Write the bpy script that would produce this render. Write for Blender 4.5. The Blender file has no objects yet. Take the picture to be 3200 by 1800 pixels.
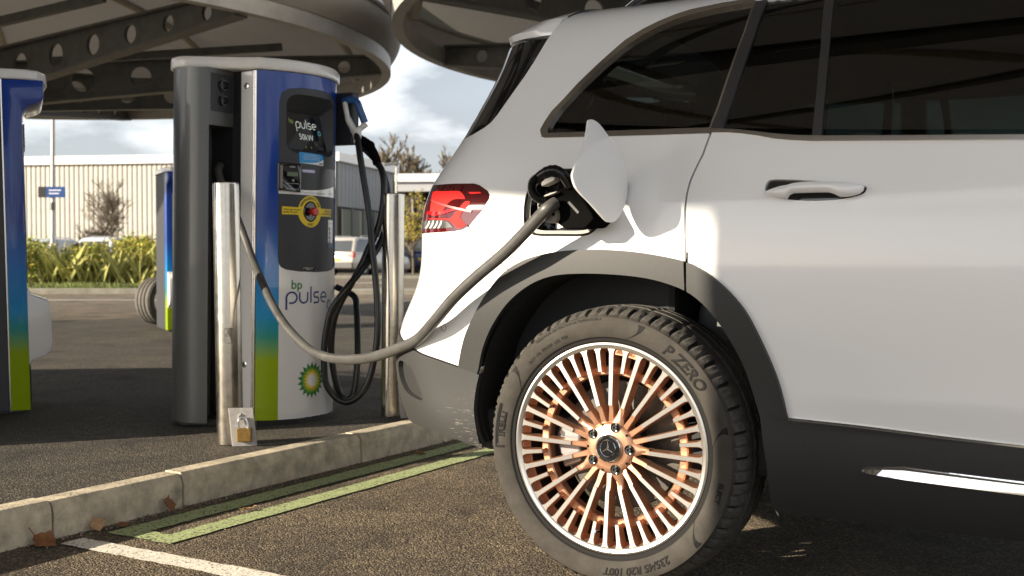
import bpy, bmesh, math, random
import numpy as np
from mathutils import Vector, Matrix
from mathutils.geometry import delaunay_2d_cdt
R = math.radians
SC = bpy.context.scene
COL = SC.collection

# ---------------------------------------------------------------- camera, sky, sun, exposure
# Site axes: +x = the way the parked SUV points, +y = along the kerb away from the viewer, z up.
YAW = R(30.7)
cam_d = bpy.data.cameras.new('camera'); cam = bpy.data.objects.new('camera', cam_d); COL.objects.link(cam)
cam.location = (1.2623, -2.5999, 0.84); cam.rotation_euler = (R(90 - 1.58), 0, YAW)
cam_d.sensor_width = 36; cam_d.lens = 40.25; cam_d.clip_start = 0.05; cam_d.clip_end = 2000
cam_d.dof.use_dof = True; cam_d.dof.focus_distance = 3.15; cam_d.dof.aperture_fstop = 6.3
SC.camera = cam

SUN_EL = R(17.5); SUN_B = R(53)
SUN_V = Vector((-math.cos(SUN_B) * math.cos(SUN_EL), -math.sin(SUN_B) * math.cos(SUN_EL), math.sin(SUN_EL)))  # towards the sun
sun_d = bpy.data.lights.new('sun', 'SUN'); sun_d.energy = 5.0; sun_d.angle = R(0.55); sun_d.color = (1.0, 0.88, 0.70)
sun = bpy.data.objects.new('sun', sun_d); COL.objects.link(sun)
sun.rotation_euler = SUN_V.to_track_quat('Z', 'Y').to_euler(); sun.location = (0, 0, 30)

W = bpy.data.worlds.new('World'); SC.world = W; W.use_nodes = True
nt = W.node_tree; nt.nodes.clear()
out = nt.nodes.new('ShaderNodeOutputWorld'); bg = nt.nodes.new('ShaderNodeBackground')
sky = nt.nodes.new('ShaderNodeTexSky'); sky.sky_type = 'NISHITA'; sky.sun_disc = False
sky.sun_elevation = SUN_EL; sky.sun_rotation = math.atan2(SUN_V.x, SUN_V.y)
tc = nt.nodes.new('ShaderNodeTexCoord')
mp = nt.nodes.new('ShaderNodeMapping'); mp.inputs['Scale'].default_value = (1.0, 1.0, 2.6)
n1 = nt.nodes.new('ShaderNodeTexNoise'); n1.inputs['Scale'].default_value = 4.4; n1.inputs['Detail'].default_value = 7; n1.inputs['Roughness'].default_value = .55
n2 = nt.nodes.new('ShaderNodeTexNoise'); n2.inputs['Scale'].default_value = 2.2; n2.inputs['Detail'].default_value = 4
cr = nt.nodes.new('ShaderNodeValToRGB')
cr.color_ramp.elements[0].position = .42; cr.color_ramp.elements[0].color = (1.1, 1.22, 1.5, 1)
cr.color_ramp.elements[1].position = .57; cr.color_ramp.elements[1].color = (5.4, 5.5, 5.65, 1)
cv = nt.nodes.new('ShaderNodeValToRGB')
cv.color_ramp.elements[0].position = .28; cv.color_ramp.elements[0].color = (.72, .72, .72, 1)
cv.color_ramp.elements[1].position = .5; cv.color_ramp.elements[1].color = (1, 1, 1, 1)
mx = nt.nodes.new('ShaderNodeMixRGB')
L = nt.links.new
L(tc.outputs['Generated'], mp.inputs['Vector']); L(mp.outputs['Vector'], n1.inputs['Vector']); L(mp.outputs['Vector'], n2.inputs['Vector'])
L(n1.outputs['Fac'], cr.inputs['Fac']); L(n2.outputs['Fac'], cv.inputs['Fac'])
L(cv.outputs['Color'], mx.inputs['Fac']); L(sky.outputs['Color'], mx.inputs['Color1']); L(cr.outputs['Color'], mx.inputs['Color2'])
hs_ = nt.nodes.new('ShaderNodeHueSaturation'); hs_.inputs['Saturation'].default_value = .30; hs_.inputs['Value'].default_value = .60   # hazy light scattered through the cloud
L(sky.outputs['Color'], hs_.inputs['Color'])
ad_ = nt.nodes.new('ShaderNodeMixRGB'); ad_.blend_type = 'ADD'; ad_.inputs['Fac'].default_value = 1.0
L(mx.outputs['Color'], ad_.inputs['Color1']); L(hs_.outputs['Color'], ad_.inputs['Color2']); L(ad_.outputs['Color'], bg.inputs['Color']); bg.inputs['Strength'].default_value = 0.073
L(bg.outputs['Background'], out.inputs['Surface'])

SC.view_settings.view_transform = 'Standard'; SC.view_settings.look = 'None'
SC.view_settings.exposure = 1.24; SC.view_settings.gamma = 1.0; SC.view_settings.use_curve_mapping = False
SC.cycles.use_denoising = True; SC.cycles.max_bounces = 10; SC.cycles.transparent_max_bounces = 16
SC.cycles.sample_clamp_indirect = 6.0

# ---------------------------------------------------------------- helpers
def M(name, col, rough=.5, metal=0., coat=0., spec=.5, var=None, bump=None, emit=None, voro=None, sub=None, alpha=None, rvar=None):
    """Principled material. var=(scale,amount[,detail]) colour mottling, bump=(scale,strength,dist)."""
    m = bpy.data.materials.new(name); m.use_nodes = True; t = m.node_tree; b = t.nodes['Principled BSDF']; k = t.links.new
    b.inputs['Roughness'].default_value = rough; b.inputs['Metallic'].default_value = metal
    b.inputs['Coat Weight'].default_value = coat; b.inputs['Coat Roughness'].default_value = .03 if name != 'white_car_paint' else .06
    b.inputs['Specular IOR Level'].default_value = spec
    c = tuple(col) + (1,); b.inputs['Base Color'].default_value = c
    co = t.nodes.new('ShaderNodeTexCoord')
    last = None
    if var:
        nz = t.nodes.new('ShaderNodeTexNoise'); nz.inputs['Scale'].default_value = var[0]; nz.inputs['Detail'].default_value = var[2] if len(var) > 2 else 5
        nz.inputs['Roughness'].default_value = .65
        k(co.outputs['Object'], nz.inputs['Vector'])
        r = t.nodes.new('ShaderNodeValToRGB'); a = var[1]
        r.color_ramp.elements[0].position = .28; r.color_ramp.elements[1].position = .72
        r.color_ramp.elements[0].color = tuple(max(0, x * (1 - a)) for x in col) + (1,)
        r.color_ramp.elements[1].color = tuple(min(1, x * (1 + a)) for x in col) + (1,)
        k(nz.outputs['Fac'], r.inputs['Fac']); last = r.outputs['Color']
        k(last, b.inputs['Base Color'])
        if rvar:
            mr = t.nodes.new('ShaderNodeMapRange'); mr.inputs['To Min'].default_value = rough - rvar; mr.inputs['To Max'].default_value = rough + rvar
            k(nz.outputs['Fac'], mr.inputs['Value']); k(mr.outputs['Result'], b.inputs['Roughness'])
    if bump:
        nb = t.nodes.new('ShaderNodeTexNoise'); nb.inputs['Scale'].default_value = bump[0]; nb.inputs['Detail'].default_value = 4
        k(co.outputs['Object'], nb.inputs['Vector'])
        bp = t.nodes.new('ShaderNodeBump'); bp.inputs['Strength'].default_value = bump[1]; bp.inputs['Distance'].default_value = bump[2] if len(bump) > 2 else .002
        k(nb.outputs['Fac'], bp.inputs['Height']); k(bp.outputs['Normal'], b.inputs['Normal'])
    if emit:
        b.inputs['Emission Color'].default_value = tuple(emit[0]) + (1,); b.inputs['Emission Strength'].default_value = emit[1]
    return m

def tag(o, label=None, cat=None, group=None, kind=None):
    if label: o['label'] = label
    if cat: o['category'] = cat
    if group: o['group'] = group
    if kind: o['kind'] = kind
    return o

def empty(name, loc=(0, 0, 0), rz=0., label=None, cat=None, group=None):
    o = bpy.data.objects.new(name, None); COL.objects.link(o); o.location = loc; o.rotation_euler = (0, 0, rz); o.empty_display_size = .1
    return tag(o, label, cat, group)

def copy_tree(o, parent=None):
    c = o.copy(); COL.objects.link(c)
    if parent is not None: c.parent = parent
    for ch in list(o.children): copy_tree(ch, c)
    return c

class MB:
    def __init__(s): s.v = []; s.f = []; s.m = []; s.cur = 0
    def add(s, vs, fs):
        n = len(s.v); s.v += [tuple(p) for p in vs]
        for f in fs: s.f.append(tuple(i + n for i in f)); s.m.append(s.cur)
        return s
    def box(s, lo, hi):
        x0, y0, z0 = lo; x1, y1, z1 = hi
        return s.add([(x0, y0, z0), (x1, y0, z0), (x1, y1, z0), (x0, y1, z0), (x0, y0, z1), (x1, y0, z1), (x1, y1, z1), (x0, y1, z1)],
                     [(0, 3, 2, 1), (4, 5, 6, 7), (0, 1, 5, 4), (1, 2, 6, 5), (2, 3, 7, 6), (3, 0, 4, 7)])
    def obox(s, c, ax, half):
        """oriented box: centre, 3 axes, half sizes"""
        c = Vector(c); a = [Vector(x).normalized() * h for x, h in zip(ax, half)]
        vs = [c + a[0] * i + a[1] * j + a[2] * k for k in (-1, 1) for j in (-1, 1) for i in (-1, 1)]
        return s.add(vs, [(0, 2, 3, 1), (4, 5, 7, 6), (0, 1, 5, 4), (1, 3, 7, 5), (3, 2, 6, 7), (2, 0, 4, 6)])
    def bar(s, a, b, w, h, up=(0, 0, 1)):
        a = Vector(a); b = Vector(b); d = (b - a); u = Vector(up); r = d.cross(u)
        if r.length < 1e-6: r = d.cross(Vector((1, 0, 0)))
        r.normalize(); u = r.cross(d).normalized()
        return s.obox((a + b) / 2, (d, r, u), (d.length / 2, w / 2, h / 2))
    def tube(s, pts, r, n=12, cap=True, closed=False):
        pts = [Vector(p) for p in pts]; N = len(pts); rs = r if isinstance(r, (list, tuple)) else [r] * N
        vs = []; prev = None
        for i, p in enumerate(pts):
            t = (pts[(i + 1) % N] - pts[i - 1]) if closed else (pts[min(i + 1, N - 1)] - pts[max(i - 1, 0)])
            t.normalize()
            if prev is None:
                a = Vector((0, 0, 1)) if abs(t.z) < .9 else Vector((1, 0, 0)); u = t.cross(a).normalized()
            else:
                u = prev - t * prev.dot(t); u.normalize()
            prev = u; w = t.cross(u)
            for k in range(n):
                an = 2 * math.pi * k / n; vs.append(p + (u * math.cos(an) + w * math.sin(an)) * rs[i])
        fs = []; last = N if closed else N - 1
        for i in range(last):
            j = (i + 1) % N
            for k in range(n): fs.append((i * n + k, i * n + (k + 1) % n, j * n + (k + 1) % n, j * n + k))
        if cap and not closed: fs += [tuple(range(n - 1, -1, -1)), tuple((N - 1) * n + k for k in range(n))]
        return s.add(vs, fs)
    def lathe(s, prof, n=48, o=(0, 0, 0), axis='z', a0=0, a1=2 * math.pi):
        """prof: (radius, height) list revolved about axis through o"""
        full = abs(a1 - a0 - 2 * math.pi) < 1e-6; cols = n if full else n + 1; vs = []
        for i in range(cols):
            a = a0 + (a1 - a0) * i / n; c, q = math.cos(a), math.sin(a)
            for (r, h) in prof:
                p = (r * c, r * q, h) if axis == 'z' else ((r * c, h, r * q) if axis == 'y' else (h, r * c, r * q))
                vs.append((p[0] + o[0], p[1] + o[1], p[2] + o[2]))
        k = len(prof); fs = []
        for i in range(n):
            j = (i + 1) % cols
            for q in range(k - 1): fs.append((i * k + q, j * k + q, j * k + q + 1, i * k + q + 1))
        return s.add(vs, fs)
    def prism(s, poly, fn0, fn1):
        """polygon (2D points) placed by fn0 and fn1 -> closed solid"""
        n = len(poly); vs = [fn0(*p) for p in poly] + [fn1(*p) for p in poly]
        fs = [tuple(range(n)), tuple(range(2 * n - 1, n - 1, -1))] + [(i, n + i, n + (i + 1) % n, (i + 1) % n) for i in range(n)]
        return s.add(vs, fs)
    def build(s, name, mats, parent=None, smooth=None, bev=0, seg=2, link=True):
        me = bpy.data.meshes.new(name); me.from_pydata(s.v, [], s.f)
        if not isinstance(mats, (list, tuple)): mats = [mats]
        for m in mats: me.materials.append(m)
        if len(mats) > 1: me.polygons.foreach_set('material_index', s.m)
        if bev:
            bm = bmesh.new(); bm.from_mesh(me); bmesh.ops.recalc_face_normals(bm, faces=bm.faces[:])
            es = [e for e in bm.edges if len(e.link_faces) == 2 and e.calc_face_angle(0) > R(25)]
            bmesh.ops.bevel(bm, geom=es, offset=bev, segments=seg, affect='EDGES', profile=.5, clamp_overlap=True)
            bm.to_mesh(me); bm.free()
        else:
            bm = bmesh.new(); bm.from_mesh(me); bmesh.ops.recalc_face_normals(bm, faces=bm.faces[:]); bm.to_mesh(me); bm.free()
        me.update()
        if smooth:
            me.shade_smooth(); me.set_sharp_from_angle(angle=R(smooth))
        o = bpy.data.objects.new(name, me)
        if link: COL.objects.link(o)
        if parent is not None: o.parent = parent
        return o

def inst(o, name, parent=None, loc=(0, 0, 0), rot=(0, 0, 0), scale=(1, 1, 1)):
    c = bpy.data.objects.new(name, o.data); COL.objects.link(c); c.location = loc; c.rotation_euler = rot; c.scale = scale
    if parent is not None: c.parent = parent
    return c

def inpoly(x, y, P):
    c = False; j = len(P) - 1
    for i in range(len(P)):
        xi, yi = P[i]; xj, yj = P[j]
        if (yi > y) != (yj > y) and x < (xj - xi) * (y - yi) / (yj - yi) + xi: c = not c
        j = i
    return c

def resample(P, step, closed=True):
    o = []; n = len(P)
    for i in range(n if closed else n - 1):
        a = P[i]; b = P[(i + 1) % n]; d = math.hypot(b[0] - a[0], b[1] - a[1]); k = max(1, int(round(d / step)))
        for q in range(k): o.append((a[0] + (b[0] - a[0]) * q / k, a[1] + (b[1] - a[1]) * q / k))
    if not closed: o.append(P[-1])
    return o

def crom(P, k=6, closed=False):
    """Catmull-Rom through points (any dimension)"""
    n = len(P); o = []; P = [np.array(p, float) for p in P]
    for i in range(n if closed else n - 1):
        p0 = P[(i - 1) % n] if closed or i > 0 else P[0]; p1 = P[i]; p2 = P[(i + 1) % n]; p3 = P[(i + 2) % n] if closed or i + 2 < n else P[-1]
        for q in range(k):
            t = q / k
            o.append(tuple(.5 * ((2 * p1) + (-p0 + p2) * t + (2 * p0 - 5 * p1 + 4 * p2 - p3) * t * t + (-p0 + 3 * p1 - 3 * p2 + p3) * t ** 3)))
    if not closed: o.append(tuple(P[-1]))
    return o

def buffer_line(P, w):
    """thin polygon around an open polyline"""
    Lf, Rt = [], []
    for i, p in enumerate(P):
        a = P[max(0, i - 1)]; b = P[min(len(P) - 1, i + 1)]; dx, dy = b[0] - a[0], b[1] - a[1]; l = math.hypot(dx, dy) or 1
        Lf.append((p[0] - dy / l * w, p[1] + dx / l * w)); Rt.append((p[0] + dy / l * w, p[1] - dx / l * w))
    return Lf + Rt[::-1]

def cdt(polys, pts):
    vs = []; es = []
    for P in polys:
        n = len(vs); vs += [Vector(p) for p in P]; es += [(n + i, n + (i + 1) % len(P)) for i in range(len(P))]
    vs += [Vector(p) for p in pts]
    r = delaunay_2d_cdt(vs, es, [], 0, 1e-5)
    return [(p.x, p.y) for p in r[0]], [tuple(f) for f in r[2]]

def label_mesh(name, V2, tris, fmap, mat, parent, flange=0., normals=None, off=0.):
    """triangles of one label mapped to 3D by fmap(a,b)->(point, normal); flange folds the border inwards"""
    idx = {}; vs = []; ns = []; fs = []
    for t in tris:
        f = []
        for i in t:
            if i not in idx:
                p, n = fmap(*V2[i]); idx[i] = len(vs); vs.append(p + n * off); ns.append(n)
            f.append(idx[i])
        a, b, c = (vs[i] for i in f)
        if np.dot(np.cross(b - a, c - a), ns[f[0]]) < 0: f.reverse()
        fs.append(tuple(f))
    if not vs: return None
    if flange:
        cnt = {}
        for f in fs:
            for i in range(3):
                e = (f[i], f[(i + 1) % 3]); k = (min(e), max(e)); cnt.setdefault(k, []).append(e)
        base = {}
        for k, l in cnt.items():
            if len(l) == 1:
                a, b = l[0]
                q = []
                for i in (a, b):
                    if i not in base:
                        base[i] = (len(vs), len(vs) + 1); vs.append(vs[i]); vs.append(vs[i] - ns[i] * flange); ns += [None, None]
                    q.append(base[i])
                nn = np.cross(vs[b] - vs[a], ns[a]); nn = nn / (np.linalg.norm(nn) + 1e-9)
                for i in (a, b):
                    for j in base[i]:
                        ns[j] = nn if ns[j] is None else ns[j]
                fs.append((q[1][0], q[0][0], q[0][1], q[1][1]))
    me = bpy.data.meshes.new(name); me.from_pydata([tuple(v) for v in vs], [], fs); me.materials.append(mat)
    me.shade_smooth(); me.normals_split_custom_set_from_vertices([tuple(n / (np.linalg.norm(n) + 1e-9)) for n in ns])
    o = bpy.data.objects.new(name, me); COL.objects.link(o)
    if parent is not None: o.parent = parent
    return o

def text2d(s, size=1., align='LEFT', bold=0., shear=0.):
    c = bpy.data.curves.new('txt', 'FONT'); c.body = s; c.size = size; c.align_x = align; c.offset = bold; c.shear = shear; c.resolution_u = 4
    o = bpy.data.objects.new('txt', c); COL.objects.link(o)
    dg = bpy.context.evaluated_depsgraph_get(); me = o.evaluated_get(dg).to_mesh()
    V = [(v.co.x, v.co.y) for v in me.vertices]; Fc = [tuple(p.vertices) for p in me.polygons]
    o.evaluated_get(dg).to_mesh_clear(); bpy.data.objects.remove(o); bpy.data.curves.remove(c)
    return V, Fc

def text_obj(name, s, size, fn, mat, parent, align='CENTER', bold=0., shear=0.):
    V, Fc = text2d(s, size, align, bold, shear); b = MB(); b.add([fn(*p) for p in V], Fc)
    me = bpy.data.meshes.new(name); me.from_pydata(b.v, [], b.f); me.materials.append(mat)
    o = bpy.data.objects.new(name, me); COL.objects.link(o); o.parent = parent
    return o

class Spl:
    def __init__(s, tab):
        x = np.array([a[0] for a in tab], float); y = np.array([a[1] for a in tab], float); n = len(x); h = np.diff(x); A = np.zeros((n, n)); b = np.zeros(n)
        A[0, 0] = A[-1, -1] = 1
        for i in range(1, n - 1):
            A[i, i - 1] = h[i - 1]; A[i, i] = 2 * (h[i - 1] + h[i]); A[i, i + 1] = h[i]; b[i] = 6 * ((y[i + 1] - y[i]) / h[i] - (y[i] - y[i - 1]) / h[i - 1])
        s.x, s.y, s.m = list(x), list(y), list(np.linalg.solve(A, b))
    def __call__(s, t):
        import bisect
        t = min(max(t, s.x[0]), s.x[-1]); i = min(max(bisect.bisect_left(s.x, t) - 1, 0), len(s.x) - 2)
        h = s.x[i + 1] - s.x[i]; a = (s.x[i + 1] - t) / h; b = (t - s.x[i]) / h
        return a * s.y[i] + b * s.y[i + 1] + ((a ** 3 - a) * s.m[i] + (b ** 3 - b) * s.m[i + 1]) * h * h / 6

def bearing(X, Y):
    """lay out far things by metres right of and ahead of the viewpoint -> site x, y"""
    a, b = X - .242, Y - 2.88
    return (a * math.cos(YAW) - b * math.sin(YAW), a * math.sin(YAW) + b * math.cos(YAW))
# ---------------------------------------------------------------- setting: ground, pavement, kerb, paint
def asphalt(name, base, light, bstr=.8, patch=.35):
    m = bpy.data.materials.new(name); m.use_nodes = True; t = m.node_tree; b = t.nodes['Principled BSDF']; k = t.links.new; N = t.nodes.new
    co = N('ShaderNodeTexCoord')
    vo = N('ShaderNodeTexVoronoi'); vo.inputs['Scale'].default_value = 170; k(co.outputs['Object'], vo.inputs['Vector'])
    nz = N('ShaderNodeTexNoise'); nz.inputs['Scale'].default_value = 210; nz.inputs['Detail'].default_value = 5; k(co.outputs['Object'], nz.inputs['Vector'])
    big = N('ShaderNodeTexNoise'); big.inputs['Scale'].default_value = 1.7; big.inputs['Detail'].default_value = 8; big.inputs['Roughness'].default_value = .7; k(co.outputs['Object'], big.inputs['Vector'])
    r = N('ShaderNodeValToRGB'); r.color_ramp.elements[0].position = .15; r.color_ramp.elements[1].position = .95      # one tone per stone
    r.color_ramp.elements[0].color = tuple(x * .45 for x in base) + (1,); r.color_ramp.elements[1].color = tuple(light) + (1,)
    e_ = r.color_ramp.elements.new(.62); e_.color = tuple(x * 1.15 for x in base) + (1,)
    bw = N('ShaderNodeRGBToBW'); k(vo.outputs['Color'], bw.inputs[0]); k(bw.outputs[0], r.inputs['Fac'])
    sp = N('ShaderNodeMixRGB'); sp.blend_type = 'MULTIPLY'; sp.inputs['Fac'].default_value = .8
    rd_ = N('ShaderNodeValToRGB'); rd_.color_ramp.elements[0].position = .45; rd_.color_ramp.elements[0].color = (1, 1, 1, 1); rd_.color_ramp.elements[1].position = .85; rd_.color_ramp.elements[1].color = (.25, .24, .22, 1)
    k(vo.outputs['Distance'], rd_.inputs['Fac']); k(r.outputs['Color'], sp.inputs['Color1']); k(rd_.outputs['Color'], sp.inputs['Color2'])
    r2 = N('ShaderNodeValToRGB'); r2.color_ramp.elements[0].position = .32; r2.color_ramp.elements[1].position = .68
    r2.color_ramp.elements[0].color = (1 - patch,) * 3 + (1,); r2.color_ramp.elements[1].color = (1 + patch, 1 + patch * .95, 1 + patch * .85, 1)
    k(big.outputs['Fac'], r2.inputs['Fac'])
    m2 = N('ShaderNodeMixRGB'); m2.blend_type = 'MULTIPLY'; m2.inputs['Fac'].default_value = 1
    k(sp.outputs['Color'], m2.inputs['Color1']); k(r2.outputs['Color'], m2.inputs['Color2']); st = N('ShaderNodeTexNoise'); st.inputs['Scale'].default_value = 3.1; st.inputs['Detail'].default_value = 7; st.inputs['Distortion'].default_value = .6; k(co.outputs['Object'], st.inputs['Vector'])
    r3 = N('ShaderNodeValToRGB'); r3.color_ramp.elements[0].position = .56; r3.color_ramp.elements[0].color = (1, 1, 1, 1); r3.color_ramp.elements[1].position = .70; r3.color_ramp.elements[1].color = (.45, .44, .44, 1); k(st.outputs['Fac'], r3.inputs['Fac'])
    m3 = N('ShaderNodeMixRGB'); m3.blend_type = 'MULTIPLY'; m3.inputs['Fac'].default_value = 1; k(m2.outputs['Color'], m3.inputs['Color1']); k(r3.outputs['Color'], m3.inputs['Color2']); k(m3.outputs['Color'], b.inputs['Base Color'])
    b.inputs['Roughness'].default_value = .85
    ad = N('ShaderNodeMath'); ad.operation = 'MULTIPLY_ADD'; ad.inputs[1].default_value = -1.6
    k(vo.outputs['Distance'], ad.inputs[0]); k(nz.outputs['Fac'], ad.inputs[2])
    bp = N('ShaderNodeBump'); bp.inputs['Strength'].default_value = bstr; bp.inputs['Distance'].default_value = .005
    k(ad.outputs[0], bp.inputs['Height']); k(bp.outputs['Normal'], b.inputs['Normal'])
    return m
ASPH = asphalt('worn_asphalt', (.128, .100, .066), (.38, .295, .195), .6, .55)
PAVE = asphalt('pavement_asphalt', (.060, .051, .040), (.20, .166, .125), .6, .4)
FARASPH = M('far_asphalt', (.13, .125, .115), .8, var=(.6, .35), bump=(40, .3))

def concrete():
    m = M('kerb_concrete', (.52, .45, .335), .85, var=(14, .42, 10), bump=(70, .9, .004)); t = m.node_tree
    b = t.nodes['Principled BSDF']; k = t.links.new
    co = t.nodes.new('ShaderNodeTexCoord'); wv = t.nodes.new('ShaderNodeTexWave'); wv.bands_direction = 'Y'; wv.inputs['Scale'].default_value = 38
    wv.inputs['Distortion'].default_value = 1.2; wv.inputs['Detail'].default_value = 2
    k(co.outputs['Object'], wv.inputs['Vector'])
    bp = t.nodes.new('ShaderNodeBump'); bp.inputs['Strength'].default_value = .3; bp.inputs['Distance'].default_value = .002
    old = b.inputs['Normal'].links[0].from_socket; k(old, bp.inputs['Normal']); k(wv.outputs['Fac'], bp.inputs['Height']); k(bp.outputs['Normal'], b.inputs['Normal'])
    return m
CONC = concrete()

b = MB(); b.add([(-400, -400, 0), (400, -400, 0), (400, 400, 0), (-400, 400, 0)], [(0, 1, 2, 3)])
tag(b.build('road', ASPH), kind='structure')
KT = .114
b = MB(); b.box((-9.6, -9, -.05), (-1.727, 12.5, KT - .004)); tag(b.build('pavement', PAVE, bev=.004), kind='structure')
kerb = MB(); kerb.box((-1.72, -9, -.06), (-1.66, 12.5, .02)); kerb = tag(kerb.build('kerb', CONC), kind='structure')
js = [-9 + .915 * i for i in range(9)] + [-1.305, -.39, .121, 1.08] + [1.08 + .915 * i for i in range(1, 13)]
js = sorted(j for j in js if j < -1.4 or j >= -1.31); js = [j for j in js if not (-1.9 < j < -1.35)]
rnd = random.Random(4)
for a, c in zip(js[:-1], js[1:]):
    b = MB(); g = .0035; dx = rnd.uniform(-.003, .003); dz = rnd.uniform(-.003, .003)
    P = [(-1.7265, -.04), (-1.635, -.04), (-1.635, .075), (-1.640, .098), (-1.652, KT), (-1.7265, KT)]
    b.prism(P, lambda x, z: (x + dx, a + g, z + dz), lambda x, z: (x + dx, c - g, z + dz))
    b.build('kerbstone', CONC, kerb, bev=.004)

def paint(name, col, wear):
    m = M(name, col, .75, var=(26, .12), bump=(120, .6, .003)); t = m.node_tree; b = t.nodes['Principled BSDF']; k = t.links.new
    co = t.nodes.new('ShaderNodeTexCoord'); nz = t.nodes.new('ShaderNodeTexNoise'); nz.inputs['Scale'].default_value = 130; nz.inputs['Detail'].default_value = 10
    k(co.outputs['Object'], nz.inputs['Vector'])
    r = t.nodes.new('ShaderNodeValToRGB'); r.color_ramp.elements[0].position = wear; r.color_ramp.elements[1].position = wear + .07
    k(nz.outputs['Fac'], r.inputs['Fac'])
    mx = t.nodes.new('ShaderNodeMixRGB'); mx.inputs['Color1'].default_value = (.09, .08, .065, 1)
    k(b.inputs['Base Color'].links[0].from_socket, mx.inputs['Color2']); k(r.outputs['Color'], mx.inputs['Fac']); k(mx.outputs['Color'], b.inputs['Base Color'])
    return m
GREEN = paint('green_paint', (.40, .47, .22), .39); WHITE_P = paint('white_paint', (.78, .72, .62), .35)
def rough_strip(b, x0, y0, x1, y1, z, seed):
    """painted strip with slightly ragged edges (axis-aligned)"""
    r = random.Random(seed); P = resample([(x0, y0), (x1, y0), (x1, y1), (x0, y1)], .03)
    P = [(p[0] + r.uniform(-.0035, .0035), p[1] + r.uniform(-.0035, .0035)) for p in P]
    b.add([(p[0], p[1], z) for p in P], [tuple(range(len(P)))])
b = MB()
rough_strip(b, -1.553, -.262, -1.458, 6.5, .004, 1); rough_strip(b, -1.372, -.262, -1.286, 6.5, .004, 2); rough_strip(b, -1.4575, -.26, -1.3725, -.182, .004, 3)
tag(b.build('bay_marking_green', GREEN), kind='structure')
b = MB(); rough_strip(b, -1.56, -.425, 4.6, -.342, .004, 5); tag(b.build('bay_line', WHITE_P), kind='structure')
b = MB(); rough_strip(b, -1.56, -3.105, 4.6, -3.02, .004, 6); tag(b.build('bay_line', WHITE_P), kind='structure')

# ---------------------------------------------------------------- the white electric SUV
PAINT = M('white_car_paint', (.875, .87, .86), .30, coat=1.0)
CLAD = M('grey_plastic_cladding', (.027, .0267, .026), .48, spec=.4, var=(420, .25, 2), bump=(900, .25, .0006))
CLAD2 = M('dark_arch_lining', (.005, .005, .005), .9, var=(60, .6), bump=(50, .6, .004))
CHROME = M('satin_chrome', (.70, .66, .60), .22, metal=1)
BRIGHT = M('bright_chrome', (.85, .85, .84), .06, metal=1)
TRIM = M('satin_black_trim', (.035, .033, .034), .35, coat=.3)
GLOSSB = M('gloss_black', (.010, .010, .011), .08, coat=1)
INTER = M('dark_interior', (.022, .022, .024), .75)
def scuffed():
    m = M('scuffed_cladding', (.030, .0297, .029), .5, bump=(900, .25, .0006)); t = m.node_tree; b = t.nodes['Principled BSDF']; k = t.links.new; N = t.nodes.new
    co = N('ShaderNodeTexCoord'); mp = N('ShaderNodeMapping'); mp.inputs['Rotation'].default_value = (0, R(-52), 0); mp.inputs['Scale'].default_value = (45, 90, 330)
    k(co.outputs['Object'], mp.inputs['Vector']); nz = N('ShaderNodeTexNoise'); nz.inputs['Scale'].default_value = 1.0; nz.inputs['Detail'].default_value = 3; k(mp.outputs[0], nz.inputs['Vector'])
    ds = N('ShaderNodeVectorMath'); ds.operation = 'DISTANCE'; ds.inputs[1].default_value = (-.42, .03, .36); k(co.outputs['Object'], ds.inputs[0])
    mr = N('ShaderNodeMapRange'); mr.inputs['From Min'].default_value = .03; mr.inputs['From Max'].default_value = .24; mr.inputs['To Min'].default_value = .56; mr.inputs['To Max'].default_value = .82; k(ds.outputs['Value'], mr.inputs['Value'])
    sb = N('ShaderNodeMath'); sb.operation = 'SUBTRACT'; k(nz.outputs['Fac'], sb.inputs[0]); k(mr.outputs[0], sb.inputs[1])
    ml = N('ShaderNodeMath'); ml.operation = 'MULTIPLY'; ml.inputs[1].default_value = 14; ml.use_clamp = True; k(sb.outputs[0], ml.inputs[0])
    mx = N('ShaderNodeMixRGB'); mx.inputs['Color1'].default_value = (.030, .0297, .029, 1); mx.inputs['Color2'].default_value = (.12, .11, .095, 1); k(ml.outputs[0], mx.inputs['Fac']); k(mx.outputs[0], b.inputs['Base Color'])
    return m
SCUFF = scuffed()
SEATM = M('grey_leather', (.16, .17, .165), .5, bump=(300, .2, .001))
RUBBER = M('seal_rubber', (.008, .008, .008), .6)
def glassmat(name, tint, tr):
    m = bpy.data.materials.new(name); m.use_nodes = True; t = m.node_tree; k = t.links.new; t.nodes.clear(); N = t.nodes.new
    o = N('ShaderNodeOutputMaterial'); gl = N('ShaderNodeBsdfGlossy'); gl.inputs['Roughness'].default_value = .015; gl.inputs['Color'].default_value = (.95, .95, .95, 1)
    tp = N('ShaderNodeBsdfTransparent'); tp.inputs['Color'].default_value = tuple(x * tr for x in tint) + (1,)
    fr = N('ShaderNodeFresnel'); fr.inputs['IOR'].default_value = 1.85; mx = N('ShaderNodeMixShader')
    k(fr.outputs[0], mx.inputs['Fac']); k(tp.outputs[0], mx.inputs[1]); k(gl.outputs[0], mx.inputs[2]); k(mx.outputs[0], o.inputs['Surface'])
    return m
TINT = glassmat('privacy_glass', (.55, .72, .68), .14)
CLEARG = glassmat('clear_lens', (.97, .97, .97), .95)
def redlens(name, col, tr):
    m = M(name, col, .03, coat=.6, spec=.5); b = m.node_tree.nodes['Principled BSDF']; b.inputs['Transmission Weight'].default_value = tr; b.inputs['IOR'].default_value = 1.45
    return m
REDL = redlens('red_lens', (.62, .012, .014), .25); REDD = redlens('dark_red_lens', (.10, .006, .008), .2); REDB = M('bright_red_element', (.80, .03, .025), .6, spec=.1, emit=((.8, .02, .02), .15))

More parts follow.
